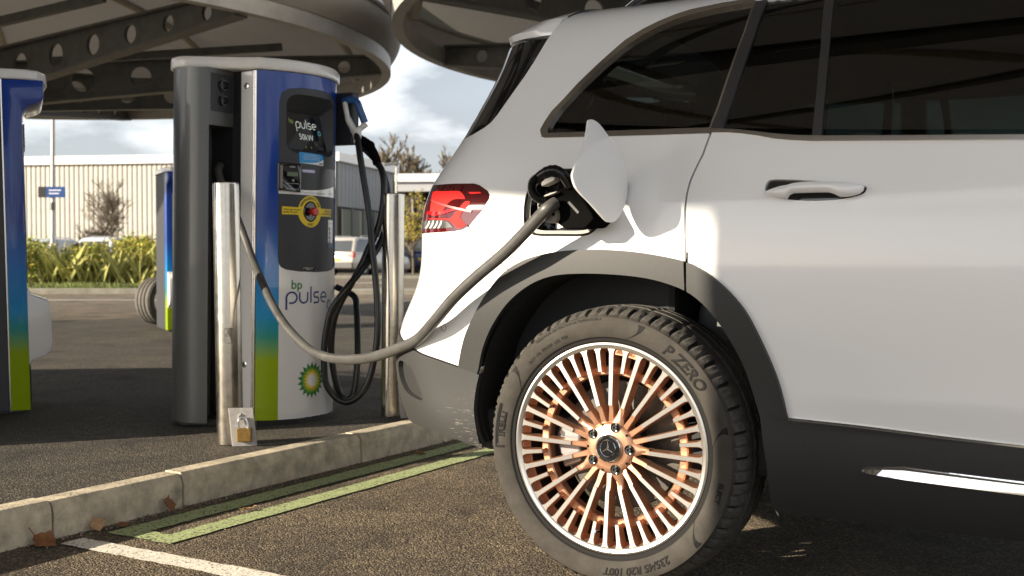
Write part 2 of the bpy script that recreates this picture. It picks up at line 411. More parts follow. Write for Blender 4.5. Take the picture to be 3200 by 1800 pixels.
HT = [(.14, .16, .14), (.20, .10, .20), (.27, .055, .27), (.36, .026, .36), (.46, .016, .46), (.56, .006, .56), (.68, -.008, .68), (.80, -.014, .80), (.90, -.012, .90), (.97, -.006, .97), (1.03, .006, 1.03), (1.10, .020, 1.10), (1.17, .040, 1.17), (1.28, .083, 1.28), (1.38, .130, 1.38), (1.45, .172, 1.445), (1.51, .222, 1.495), (1.57, .290, 1.527), (1.65, .390, 1.55), (1.80, .56, 1.572), (2.14, .90, 1.588)]
YS = Spl([(a, b) for a, b, c in HT]); ZS = Spl([(a, c) for a, b, c in HT])
RS = Spl([(.14, .30), (.5, .30), (.9, .26), (1.1, .24), (1.4, .22), (1.6, .22)])
RR = Spl([(.14, -.68), (.28, -.75), (.40, -.805), (.50, -.822), (.60, -.806), (.67, -.772), (.74, -.728), (.81, -.703), (.90, -.695), (.985, -.685), (1.05, -.660), (1.116, -.612), (1.18, -.570), (1.25, -.537), (1.354, -.497), (1.45, -.488), (1.55, -.49)])
YC = .90; XF = 3.40
def sstep(a, b, x):
    t = min(1, max(0, (x - a) / (b - a))); return t * t * (3 - 2 * t)
def S0(q, h, r=None, rad=None):
    """body skin: q runs along the flank (wrapping round the tail and the nose), h up it"""
    r = RR(h) if r is None else r; rad = RS(h) if rad is None else rad
    q0 = r + rad; y = YS(h); z = ZS(h)
    if h < .53 and q > .3: y += .22 * (.525 - h) * sstep(.40, .60, q) * sstep(.53, .515, h) if h > .44 else .0187 * sstep(.40, .60, q)
    if q > XF:
        a = (q - XF) / .34
        if a < math.pi / 2: return np.array([XF + .34 * math.sin(a), y + .34 * (1 - math.cos(a)), z])
        return np.array([XF + .34, y + .34 + (a - math.pi / 2) * .34, z])
    if q >= q0: return np.array([q, y + .018 * max(0, .3 - q) ** 2 + .010 * max(0, q - 1.2) ** 2, z])
    a = (q0 - q) / rad; yb = y + .018 * max(0, .3 - q0) ** 2
    if a < math.pi / 2: return np.array([q0 - rad * math.sin(a), yb + rad * (1 - math.cos(a)), z])
    return np.array([r, yb + rad + (a - math.pi / 2) * rad, z])
def S(q, h):
    p = S0(q, h); e = 2e-3
    n = np.cross(S0(q + e, h) - S0(q - e, h), S0(q, h + e) - S0(q, h - e)); n /= np.linalg.norm(n) + 1e-12
    if h < 1.6 and n[1] > 0 and p[0] > -.4 and p[0] < 3.4: n = -n
    if h >= 1.6 and n[2] < 0: n = -n
    return p, n

dtrim = [(-.269, 1.444), (-.277, 1.409), (-.289, 1.372), (-.308, 1.331), (-.334, 1.288), (-.353, 1.257), (-.372, 1.226), (-.390, 1.205), (-.412, 1.193), (-.438, 1.184), (-.465, 1.177), (-.56, 1.165), (-.8, 1.16), (-1.02, 1.16)]
qch = [(-.203, 1.150), (-.216, 1.160), (-.221, 1.174), (-.212, 1.195), (-.196, 1.223), (-.164, 1.258), (-.134, 1.294), (-.095, 1.334), (-.057, 1.372), (-.020, 1.409), (.019, 1.436), (.058, 1.457), (.098, 1.474), (.138, 1.487), (.222, 1.499), (.299, 1.503)]
qgl = [(-.196, 1.163), (-.197, 1.174), (-.188, 1.198), (-.168, 1.230), (-.130, 1.276), (-.091, 1.316), (-.053, 1.353), (-.015, 1.388), (.024, 1.416), (.064, 1.439), (.104, 1.456), (.145, 1.468), (.228, 1.481), (.309, 1.488)]
cpl = [(.312, 1.491), (.308, 1.397), (.290, 1.296), (.273, 1.203), (.258, 1.148)]
cpr = [(.340, 1.492), (.331, 1.381), (.313, 1.274), (.297, 1.193), (.287, 1.147)]
bpl = [(.487, 1.490), (.501, 1.335), (.506, 1.213), (.506, 1.118)]; bpr = [(.509, 1.490), (.521, 1.352), (.526, 1.234), (.528, 1.1165)]
dbt = [(.260, 1.149), (.319, 1.143), (.370, 1.135), (.415, 1.127), (.471, 1.120), (.525, 1.116), (.681, 1.108), (.956, 1.095), (1.30, 1.083), (2.45, 1.06)]
dbb = [(.258, 1.138), (.301, 1.136), (.340, 1.131), (.378, 1.124), (.416, 1.115), (.457, 1.109), (.508, 1.104), (.682, 1.096), (.956, 1.084), (1.30, 1.071), (2.45, 1.047)]
shut = [(.262, 1.150), (.259, 1.138), (.254, 1.121), (.244, 1.086), (.228, 1.051), (.217, 1.023), (.211, .990), (.209, .955), (.210, .907), (.212, .859), (.215, .827), (.217, .767), (.219, .745)]
archo = [(-.458, .537), (-.442, .591), (-.422, .638), (-.390, .689), (-.361, .730), (-.323, .773), (-.287, .804), (-.234, .830), (-.178, .845), (-.114, .854), (-.032, .857), (.048, .854), (.126, .845), (.213, .828), (.260, .807), (.303, .777), (.339, .743), (.370, .703), (.399, .647), (.425, .587), (.444, .530), (.457, .465)]
archi = [(-.401, .329), (-.412, .367), (-.417, .422), (-.408, .477), (-.394, .522), (-.378, .580), (-.355, .629), (-.327, .671), (-.289, .715), (-.243, .751), (-.191, .778), (-.131, .793), (-.052, .797), (.029, .795), (.107, .788), (.164, .776), (.218, .757), (.260, .728), (.295, .690), (.326, .644), (.352, .597), (.375, .533), (.390, .466)]
archi_s = crom(archi, 3); archo_s = crom(archo, 3)
sillt = [(.392, .463), (.457, .463), (.630, .454), (.800, .444), (.963, .436), (1.5, .425), (2.35, .42)]
light = [(-.66, 1.043), (-.587, 1.041), (-.474, 1.039), (-.410, 1.037), (-.392, 1.032), (-.364, 1.016), (-.356, 1.005), (-.357, .993), (-.375, .963), (-.401, .937), (-.415, .922), (-.437, .912), (-.468, .908), (-.541, .906), (-.66, .905), (-.80, .905), (-.80, 1.043)]
port = [(-.239, .927), (-.242, .955), (-.240, .993), (-.228, 1.035), (-.210, 1.055), (-.183, 1.064), (-.124, 1.063), (-.055, 1.061), (-.031, 1.051), (-.017, 1.027), (-.010, .990), (-.008, .957), (-.017, .928), (-.035, .907), (-.063, .895), (-.138, .895), (-.205, .897), (-.229, .909)]
port = crom(port, 3, True)
bline = [(-1.75, .655), (-.85, .64), (-.74, .612), (-.68, .594), (-.628, .579), (-.588, .567), (-.536, .556), (-.458, .537), (-.399, .522)]
bbot = [(-1.75, .36), (-.75, .362), (-.65, .358), (-.560, .350), (-.495, .337), (-.447, .325), (-.400, .315)]
bshut = [(-.420, .925), (-.404, .906), (-.382, .885), (-.324, .832), (-.287, .801)]
handle = crom([(.404, 1.000), (.413, 1.017), (.449, 1.018), (.514, 1.013), (.585, 1.005), (.633, .997), (.637, .988), (.627, .978), (.587, .969), (.524, .966), (.467, .970), (.430, .978), (.408, .990)], 3, True)
strip = [(.623, .357), (.641, .363), (.715, .369), (.840, .364), (.963, .359), (1.5, .350), (2.2, .345), (2.2, .335), (1.5, .335), (.963, .339), (.840, .341), (.715, .347), (.640, .353)]
# bumper scoop, polygons of the front half
scoop = crom([(-.665, .530), (-.640, .525), (-.606, .470), (-.596, .445), (-.603, .434), (-.640, .440), (-.690, .455), (-.73, .49), (-.735, .53), (-.70, .54)], 3, True)
FWX = 2.829
fin = [(FWX + .41 * math.cos(a), .375 + .41 * math.sin(a)) for a in np.linspace(math.pi + .35, -.35, 41)]
fout = [(FWX + .475 * math.cos(a), .375 + .475 * math.sin(a)) for a in np.linspace(math.pi + .25, -.25, 41)]
dom = [(-1.75, .36)] + bbot[1:] + [(-.401, .20), (.41, .20), (.416, .228), (.661, .223), (.959, .223), (2.38, .225), (2.40, .18), (3.27, .18), (3.3, .24), (4.45, .24), (4.45, .86), (3.72, .89), (3.3, .975), (2.62, 1.06), (2.52, 1.09), (2.05, 1.40), (1.80, 1.50), (1.74, 1.60), (1.66, 2.14), (-.21, 2.14), (-.222, 1.65), (-.238, 1.54), (-.258, 1.485), (-.269, 1.444), (-1.20, 1.444)]
aopen = archi_s + [(.405, .35), (.405, .244), (.416, .20), (-.401, .20)]
areg = archo_s + [(.392, .463)] + archi_s[::-1] + [(-.399, .522)]
areg = archo_s + [(.394, .4635)] + [p for p in archi_s[::-1] if p[1] > .523] + [(-.396, .523)]
qglass = qgl + [(.309, 1.483), (.304, 1.397), (.285, 1.296), (.268, 1.203), (.254, 1.151)]
qtrim = qch + [(.312, 1.491)] + cpl[1:] + [(.256, 1.136), (.101, 1.140), (-.057, 1.145)]
dg1 = cpr + dbt[1:5] + bpl[::-1]            # small fixed pane of the rear door
dgl2 = [(.509, 1.490), (1.22, 1.490), (1.20, 1.087)] + dbt[7:5:-1] + [(.528, 1.1165), (.526, 1.234), (.521, 1.352)]
dgl3 = [(1.30, 1.490), (1.78, 1.478), (2.02, 1.375), (2.40, 1.135), (2.38, 1.063), (1.29, 1.086)]
cpil = cpl + cpr[::-1]; bpil = bpl + bpr[::-1]
belt = dbt + dbb[::-1]
bl_q = [(-.203, 1.150), (-.216, 1.155), (-.196, 1.1625), (-.059, 1.157), (.100, 1.152), (.258, 1.148), (.256, 1.136), (.101, 1.140), (-.057, 1.145)]
sill = sillt + [(2.37, .225), (.959, .223), (.661, .223), (.416, .228), (.405, .244), (.402, .366)]
gaps = [buffer_line(resample(shut, .01, False), .0026), buffer_line(resample(bshut, .01, False), .0018),
        buffer_line([(1.255, 1.49), (1.245, 1.075), (1.25, .9), (1.26, .44)], .0026), buffer_line([(2.42, 1.06), (2.40, .9), (2.36, .7), (2.33, .44)], .0026),
        buffer_line(resample(bline, .02, False), .0016), buffer_line([(.217, .85), (.217, .745)], .0026)]
doorline = [(.457, .465), (.63, .4575), (.8, .4475), (.963, .4395), (1.5, .4285), (2.33, .4235)]; doorline = doorline + [(p[0], p[1] - .0055) for p in doorline[::-1]]
rearg = dtrim + [(-1.14, 1.444)]
P_ALL = [dom, port, aopen, areg, qglass, qtrim, dg1, dgl2, dgl3, cpil, bpil, belt, bl_q, light, rearg, sill, strip, handle, scoop, fin, fout, doorline, bline + [(-.399, .45), (-1.75, .45)]]
P_ALL = [resample(p, .014 if i not in (0,) else .03) for i, p in enumerate(P_ALL)] + gaps
gp = []
qv = list(np.arange(-1.70, -.9, .05)) + list(np.arange(-.9, 1.0, .022)) + list(np.arange(1.0, 4.4, .06))
for q in qv:
    for h in list(np.arange(.24, 1.56, .024)) + [1.59, 1.63, 1.68, 1.75, 1.85, 1.97, 2.08]: gp.append((q + .003 * math.sin(31 * h), h))
V2, TR = cdt(P_ALL, gp)
SMAP = {}
def smap(a, b):
    k = (round(a, 5), round(b, 5))
    if k not in SMAP: SMAP[k] = S(a, b)
    return SMAP[k]
groups = {}
bpoly = bline + [(-.394, .523), (-.394, .30), (-.42, .20), (-1.75, .2)]
for t in TR:
    x = sum(V2[i][0] for i in t) / 3; y = sum(V2[i][1] for i in t) / 3
    def I(P): return inpoly(x, y, P)
    if not I(dom): continue
    if I(port) or I(aopen) or I(fin) or (2.38 < x < 3.29 and y < .24): continue
    if I(qglass): l = 'quarter_glass'
    elif I(dg1): l = 'fixed_pane'
    elif I(dgl2): l = 'rear_door_glass'
    elif I(dgl3): l = 'front_door_glass'
    elif I(bl_q): l = 'belt_moulding_rear'
    elif I(cpil): l = 'window_pillar'
    elif I(bpil): l = 'window_divider'
    elif I(belt): l = 'belt_moulding'
    elif I(qtrim): l = 'window_surround'
    elif any(I(g) for g in gaps): l = 'gap'
    elif I(light): l = 'tail_light'
    elif I(rearg): l = 'rear_window'
    elif I(strip): l = 'sill_strip'
    elif I(doorline): l = 'door_edge_trim'
    elif I(handle): l = 'handle_recess'
    elif I(scoop): l = 'bumper_scoop'
    elif I(sill): l = 'sill_cladding'
    elif I(areg): l = 'arch_cladding' if x < .217 else 'door_arch_cladding'
    elif I(fout) and y < .9 and x > 2: l = 'front_arch_cladding'
    elif I(bpoly): l = 'bumper_cladding'
    elif 1.085 < y < 1.50 and 1.21 < x < 1.31: l = 'pillar_trim'
    elif y > 1.535 or (y > 1.50 and x > -.24): l = 'roof'
    elif x < -.287 and y < .93 and (x < -.42 or (x + .42) * (.925 - .801) / (-.133) + .925 > y): l = 'rear_bumper'
    elif x > 3.3: l = 'front_bumper'
    elif x > 2.36: l = 'front_wing'
    elif x > 1.25: l = 'front_door'
    elif inpoly(x, y, shut[1:] + [(.219, .2), (1.25, .2), (1.25, 1.09)] + dbb[8::-1]): l = 'rear_door'
    else: l = 'quarter_panel'
    groups.setdefault(l, []).append(t)
car = empty('electric_suv', label='white electric SUV plugged in with its charge flap open and copper spoked wheel', cat='car')
LM = dict(quarter_glass=TINT, fixed_pane=TINT, rear_door_glass=TINT, front_door_glass=TINT, belt_moulding=CHROME, belt_moulding_rear=CHROME, window_pillar=TRIM, window_divider=TRIM, window_surround=CHROME,
          tail_light=REDD, rear_window=GLOSSB, sill_strip=BRIGHT, door_edge_trim=BRIGHT, handle_recess=GLOSSB, bumper_scoop=CLAD, sill_cladding=CLAD, arch_cladding=CLAD, door_arch_cladding=CLAD, front_arch_cladding=CLAD, bumper_cladding=SCUFF, pillar_trim=TRIM)
LO = dict(arch_cladding=.012, door_arch_cladding=.012, front_arch_cladding=.012, bumper_cladding=.004, sill_cladding=.006, belt_moulding=.004, belt_moulding_rear=.004, window_surround=.003, quarter_glass=-.006, fixed_pane=-.006, rear_door_glass=-.006, front_door_glass=-.006,
          window_pillar=.001, window_divider=-.002, sill_strip=.010, door_edge_trim=.004, handle_recess=-.010, bumper_scoop=-.010, tail_light=.001)
side = []
for l, ts in groups.items():
    if l == 'gap': continue
    o = label_mesh(l, V2, ts, smap, LM.get(l, PAINT), car, flange=.016, off=LO.get(l, 0.)); side.append(o)
liner = [t for l, ts in groups.items() if 'glass' not in l and l not in ('fixed_pane', 'rear_window') for t in ts]
side.append(label_mesh('inner_lining', V2, liner, smap, INTER, car, off=-.035))
for o in side:                                  # the far flank mirrors the near one
    c = inst(o, o.name.split('.')[0], car, (0, 2 * YC, 0), scale=(1, -1, 1))
def patch(name, poly, off, mat, parent, fmap=smap, step=.012, hole=None, flange=0., grid=.02):
    Ps = [resample(poly, step)] + ([resample(hole, step)] if hole else [])
    xs = [p[0] for p in poly]; ys = [p[1] for p in poly]
    g = [(x, y) for x in np.arange(min(xs), max(xs), grid) for y in np.arange(min(ys), max(ys), grid) if inpoly(x, y, poly)]
    v, t = cdt(Ps, g)
    def c(f): return sum(v[i][0] for i in f) / 3, sum(v[i][1] for i in f) / 3
    t = [f for f in t if inpoly(*c(f), poly) and not (hole and inpoly(*c(f), hole))]
    return label_mesh(name, v, t, fmap, mat, parent, flange=flange, off=off)

# --- tail light elements
tl = [o for o in side if o.name == 'tail_light'][0]
sw1 = [(-.584, 1.021), (-.512, 1.019), (-.46, 1.018), (-.445, 1.011), (-.435, 1.0), (-.435, .995), (-.457, .996), (-.476, .994), (-.492, .985), (-.506, .969), (-.517, .956), (-.537, .954), (-.572, .956), (-.578, .97), (-.58, .996)]
sw2 = [(-.577, .946), (-.511, .944), (-.479, .942), (-.47, .949), (-.453, .966), (-.437, .984), (-.429, .989), (-.416, .987), (-.421, .976), (-.433, .966), (-.443, .952), (-.442, .943), (-.429, .93), (-.426, .924), (-.439, .918), (-.454, .918), (-.469, .93), (-.489, .939), (-.526, .941), (-.57, .943)]
patch('light_guide', crom(sw1, 3, True), .0025, REDB, tl, flange=.002); patch('light_guide', crom(sw2, 3, True), .0025, REDB, tl, flange=.002)
patch('light_guide', [(-.60, .958), (-.517, .954), (-.45, .967), (-.46, .972), (-.52, .962), (-.60, .966)], .0035, REDL, tl)
patch('reflector', [(-.426, 1.014), (-.387, 1.013), (-.381, 1.009), (-.417, 1.008)], .0028, REDB, tl)
patch('reversing_lens', [(-.74, .941), (-.612, .940), (-.5, .939), (-.484, .933), (-.468, .919), (-.51, .917), (-.602, .917), (-.74, .916)], .0025, M('smoked_chrome', (.20, .19, .18), .15, metal=.7), tl)
patch('chrome_bar', [(-.588, .999), (-.407, .963), (-.409, .958), (-.458, .967), (-.585, .996)], .0038, M('pink_chrome', (.30, .08, .08), .45, metal=.3), tl)
for P in ([(-.578, .939), (-.572, .939), (-.575, .929), (-.591, .919), (-.605, .919), (-.587, .929)], [(-.553, .939), (-.548, .939), (-.551, .929), (-.563, .919), (-.574, .918), (-.56, .929)], [(-.532, .938), (-.527, .938), (-.53, .928), (-.541, .918), (-.55, .918), (-.538, .928)], [(-.514, .938), (-.509, .938), (-.512, .928), (-.522, .918), (-.529, .917), (-.519, .928)]):
    patch('reversing_vane', P, .0032, M('white_vane', (.8, .78, .74), .2), tl)
b = MB(); sp = [S(-.504 + .008 * math.cos(a), .6435 + .009 * math.sin(a)) for a in np.linspace(0, 2 * math.pi, 24, endpoint=False)]
b.tube([p + n * .0003 for p, n in sp], .0006, 6, closed=True); b.build('parking_sensor', RUBBER, car, smooth=60)

# --- spoiler, roof rails, windscreen, bonnet
lip = [S0(q, 1.50, -.516, .22) for q in np.linspace(-.262, -1.11, 30)]
b = MB(); top, lt, lb, ib = [], [], [], []
for p in lip:
    f = (p[1] - lip[0][1]) / (YC - lip[0][1]); yi = max(.245 + .02 * 0, p[1]); yi = min(max(p[1], lip[0][1] + .03), YC)
    xr = -.246 + .02 * f
    zr = ZS(1.53 + .6 * max(0, (yi - .25)) / .65) + .004
    top.append((xr, yi, zr)); lt.append((p[0], p[1], 1.476 + .018 * min(1, f * 3))); lb.append((p[0] + .004, p[1] + .002, 1.458 + .016 * min(1, f * 3))); ib.append((xr - .03, yi, 1.446))
mid = [tuple((np.array(a) * .5 + np.array(c) * .5) + np.array([0, 0, .010])) for a, c in zip(top, lt)]
rows = [ib, lb, lt, mid, top]; n = len(lip); vs = [p for r_ in rows for p in r_]
b.add(vs, [(i * n + j, i * n + j + 1, (i + 1) * n + j + 1, (i + 1) * n + j) for i in range(4) for j in range(n - 1)])
e0 = [r_[0] for r_ in rows]; b.add(e0, [tuple(range(5))])
spo = b.build('roof_spoiler', PAINT, car, smooth=40); inst(spo, 'roof_spoiler', car, (0, 2 * YC, 0), scale=(1, -1, 1))
for m in (1, -1):
    b = MB(); pts = [(-.10, .325, 1.535), (-.02, .318, 1.562), (.25, .312, 1.573), (.9, .31, 1.578), (1.45, .315, 1.572), (1.55, .325, 1.545)]
    if m < 0: pts = [(x, 2 * YC - y, z) for x, y, z in pts]
    b.tube(crom(pts, 6), .013, 10); b.build('roof_rail', GLOSSB, car, smooth=50)
def grid_part(name, fn, nu, nv, mat, parent):
    b = MB(); b.add([fn(i / nu, j / nv) for i in range(nu + 1) for j in range(nv + 1)], [(i * (nv + 1) + j, (i + 1) * (nv + 1) + j, (i + 1) * (nv + 1) + j + 1, i * (nv + 1) + j + 1) for i in range(nu) for j in range(nv)])
    return b.build(name, mat, parent, smooth=60)
def ws(u, v):
    a = S0(1.74 + .80 * u, 1.58 + (1.09 - 1.58) * u); y0 = .26 * (1 - u) + .06 * u; y = y0 + (2 * YC - 2 * y0) * v; c = 1 - (2 * v - 1) ** 2
    return (1.70 + .84 * u + .10 * c, y, 1.575 - .485 * u + .012 * c)
grid_part('windscreen', ws, 8, 16, TINT, car)
def hood(u, v):
    x = 2.50 + 1.16 * u; y0 = .03 + .30 * max(0, u - .72) / .28 * .9; y = y0 + (2 * YC - 2 * y0) * v; c = 1 - (2 * v - 1) ** 4
    return (x + .06 * (1 - (2 * v - 1) ** 2) * u, y, 1.075 - .07 * u - .13 * max(0, u - .5) ** 2 * 4 * .5 + .035 * c)
grid_part('bonnet', hood, 12, 16, PAINT, car)
# --- cabin
b = MB(); b.box((-.45, .10, .30), (2.9, 1.70, .42)); b.box((-.45, .20, .42), (.10, 1.60, .95)); b.build('cabin_floor', INTER, car, bev=.02)
b = MB(); b.box((2.0, .12, .42), (2.6, 1.68, .98)); b.build('dashboard', INTER, car, bev=.06, seg=3)
for nm, x, ys in (('rear_seat', .16, (.50, .90, 1.30)), ('front_seat', 1.08, (.48, 1.32))):
    for y in ys:
        b = MB(); b.box((x, y - .20, .45), (x + .50, y + .20, .62)); b.obox((x + .05, y, .88), ((1, 0, -.22), (0, 1, 0), (.22, 0, 1)), (.055, .19, .30)); st = b.build(nm, SEATM, car, smooth=50, bev=.035, seg=4)
        b = MB(); b.obox((x - .045, y, 1.265), ((1, 0, -.15), (0, 1, 0), (.15, 0, 1)), (.045, .125, .085)); b.build('headrest', SEATM, st, smooth=50, bev=.035, seg=4)
# --- wheel wells
def well(P, x_off=0., nm='wheel_arch_liner'):
    for m in (1, -1):
        f = (lambda y: y) if m > 0 else (lambda y: 2 * YC - y)
        b = MB(); n = len(P); a = [(p[0] + x_off, f(.028), p[1]) for p in P]; c = [((p[0]) * 1.03 + x_off, f(.36), (p[1] - .4) * 1.02 + .4) for p in P]
        b.add(a + c, [(i, i + 1, n + i + 1, n + i) for i in range(n - 1)])
        k = [q for q in c if q[2] > .50]; b.add(k, [tuple(range(len(k)))]); b.build(nm, CLAD2, car, smooth=50)
well(archi_s); well([(p[0] - FWX, p[1]) for p in fin], FWX)
b = MB(); b.box((-.55, .36, .30), (3.4, 2 * YC - .36, .50)); b.build('underbody', CLAD2, car)
for x0, x1 in ((-.58, -.43), (.42, 2.36)):
    b = MB(); b.box((x0, .10 if x0 > 0 else .22, .235 if x0 > 0 else .36), (x1, 2 * YC - .22, .40)); b.build('floor_pan', CLAD2, car)

# --- door handle
gt = [(.406, .990, .984), (.416, .993, .979), (.430, .997, .975), (.450, 1.001, .970), (.466, 1.003, .9675), (.471, 1.0045, .976), (.480, 1.006, .980), (.50, 1.0075, .980), (.53, 1.008, .980), (.56, 1.007, .9795), (.572, 1.0065, .976), (.585, 1.005, .9695), (.60, 1.0035, .969), (.615, 1.0015, .9715), (.627, 1.0, .976), (.634, .997, .984)]
b = MB(); n = 18; vs = []
for q, t, u in gt:
    f = min(1, (q - .403) / .05, (.638 - q) / .03); f = max(.05, f) ** .5
    for k in range(n):
        a = 2 * math.pi * k / n; t2 = t - .0035; hh = (t2 + u) / 2 + (t2 - u) / 2 * math.cos(a); p, nn = S(q, hh); o_ = .007 + .014 * f + (.017 * f * math.sin(a) if math.sin(a) > 0 else .006 * math.sin(a)); vs.append(p + nn * o_)
fs = [(i * n + k, i * n + (k + 1) % n, (i + 1) * n + (k + 1) % n, (i + 1) * n + k) for i in range(len(gt) - 1) for k in range(n)] + [tuple(range(n)), tuple((len(gt) - 1) * n + k for k in range(n))]
b.add(vs, fs); b.build('door_handle', PAINT, car, smooth=70)

b = MB(); n = 10; vs = []; qs = list(np.linspace(.624, .72, 9)) + list(np.linspace(.76, 2.2, 20))
for q in qs:
    hc = np.interp(q, [.624, .715, .963, 2.2], [.356, .358, .349, .340]); hh = np.interp(q, [.624, .64, .715, 2.2], [.001, .006, .0135, .0150])
    for k in range(n):
        a = math.pi * k / (n - 1); p, nn = S(q, hc + hh * math.cos(a)); f_ = (1 - math.cos(a)) / 2; vs.append(p + nn * ((.007 + .010 * f_) * min(1, math.sin(a) * 4 + .4)))
b.add(vs, [(i * n + k, i * n + k + 1, (i + 1) * n + k + 1, (i + 1) * n + k) for i in range(len(qs) - 1) for k in range(n - 1)]); b.build('sill_chrome_bar', BRIGHT, car, smooth=60)

# --- charge port, open flap
PORTG = M('port_frame_plastic', (.36, .33, .28), .6, var=(30, .15))
cxp, czp = -.125, .98
ins = [(cxp + (x - cxp) * .90, czp + (z - czp) * .86) for x, z in port]
pf = patch('charge_port', [(cxp + (x - cxp) * .99, czp + (z - czp) * .985) for x, z in port], -.010, PORTG, car, hole=ins)
b = MB(); n = len(ins); a = []; c = []
for x, z in ins:
    p, nn = S(x, z); a.append(p - nn * .010); c.append(p - nn * .075)
b.add(a + c, [(i, (i + 1) % n, n + (i + 1) % n, n + i) for i in range(n)]); b.add(c, [tuple(range(n))]); b.build('port_well', GLOSSB, pf)
a = [S(*p)[0] - S(*p)[1] * .001 for p in port]
b = MB(); b.tube(a, .0035, 6, closed=True); b.build('port_seal', RUBBER, pf, smooth=60)
for x, z in ((-.045, .912), (-.232, .918)):
    p, nn = S(x, z); b = MB(); b.tube([p - nn * .012, p - nn * .006], .0045, 12); b.tube([p - nn * .006, p - nn * .0055], .002, 8); b.build('bolt', TRIM, pf)
FH = np.array([.046, -.02]); FG = np.array([-.127, -.992])
def fmapf(w, z):
    u = (w - .10) / .13; q = (z - 1.04) / .13
    nn = np.array([.992, -.127, 0.]) + .22 * u * np.array([FG[0], FG[1], 0]) + .10 * q * np.array([0, 0, 1.]); nn /= np.linalg.norm(nn)
    return np.array([FH[0] + FG[0] * w, FH[1] + FG[1] * w, z]) + np.array([.992, -.127, 0]) * (.014 * (1 - u * u) + .006 * (1 - q * q)), nn
flp = crom([(.156, 1.163), (.133, 1.16), (.105, 1.144), (.056, 1.106), (.017, 1.078), (-.008, 1.044), (-.013, 1.015), (-.010, .988), (.01, .955), (.04, .931), (.069, .922), (.098, .929), (.155, .963), (.205, .995), (.221, 1.022), (.218, 1.04), (.199, 1.075), (.178, 1.111), (.168, 1.137), (.162, 1.157)], 3, True)
fo = patch('charge_flap', flp, 0, PAINT, car, fmapf, flange=.007)
patch('flap_lining', [(.1 + (w - .1) * .97, 1.04 + (z - 1.04) * .97) for w, z in flp], -.007, TRIM, fo, fmapf)
b = MB(); b.bar((.030, .03, 1.0), (.046, -.05, 1.0), .012, .05); b.build('hinge_arm', TRIM, fo, bev=.003)

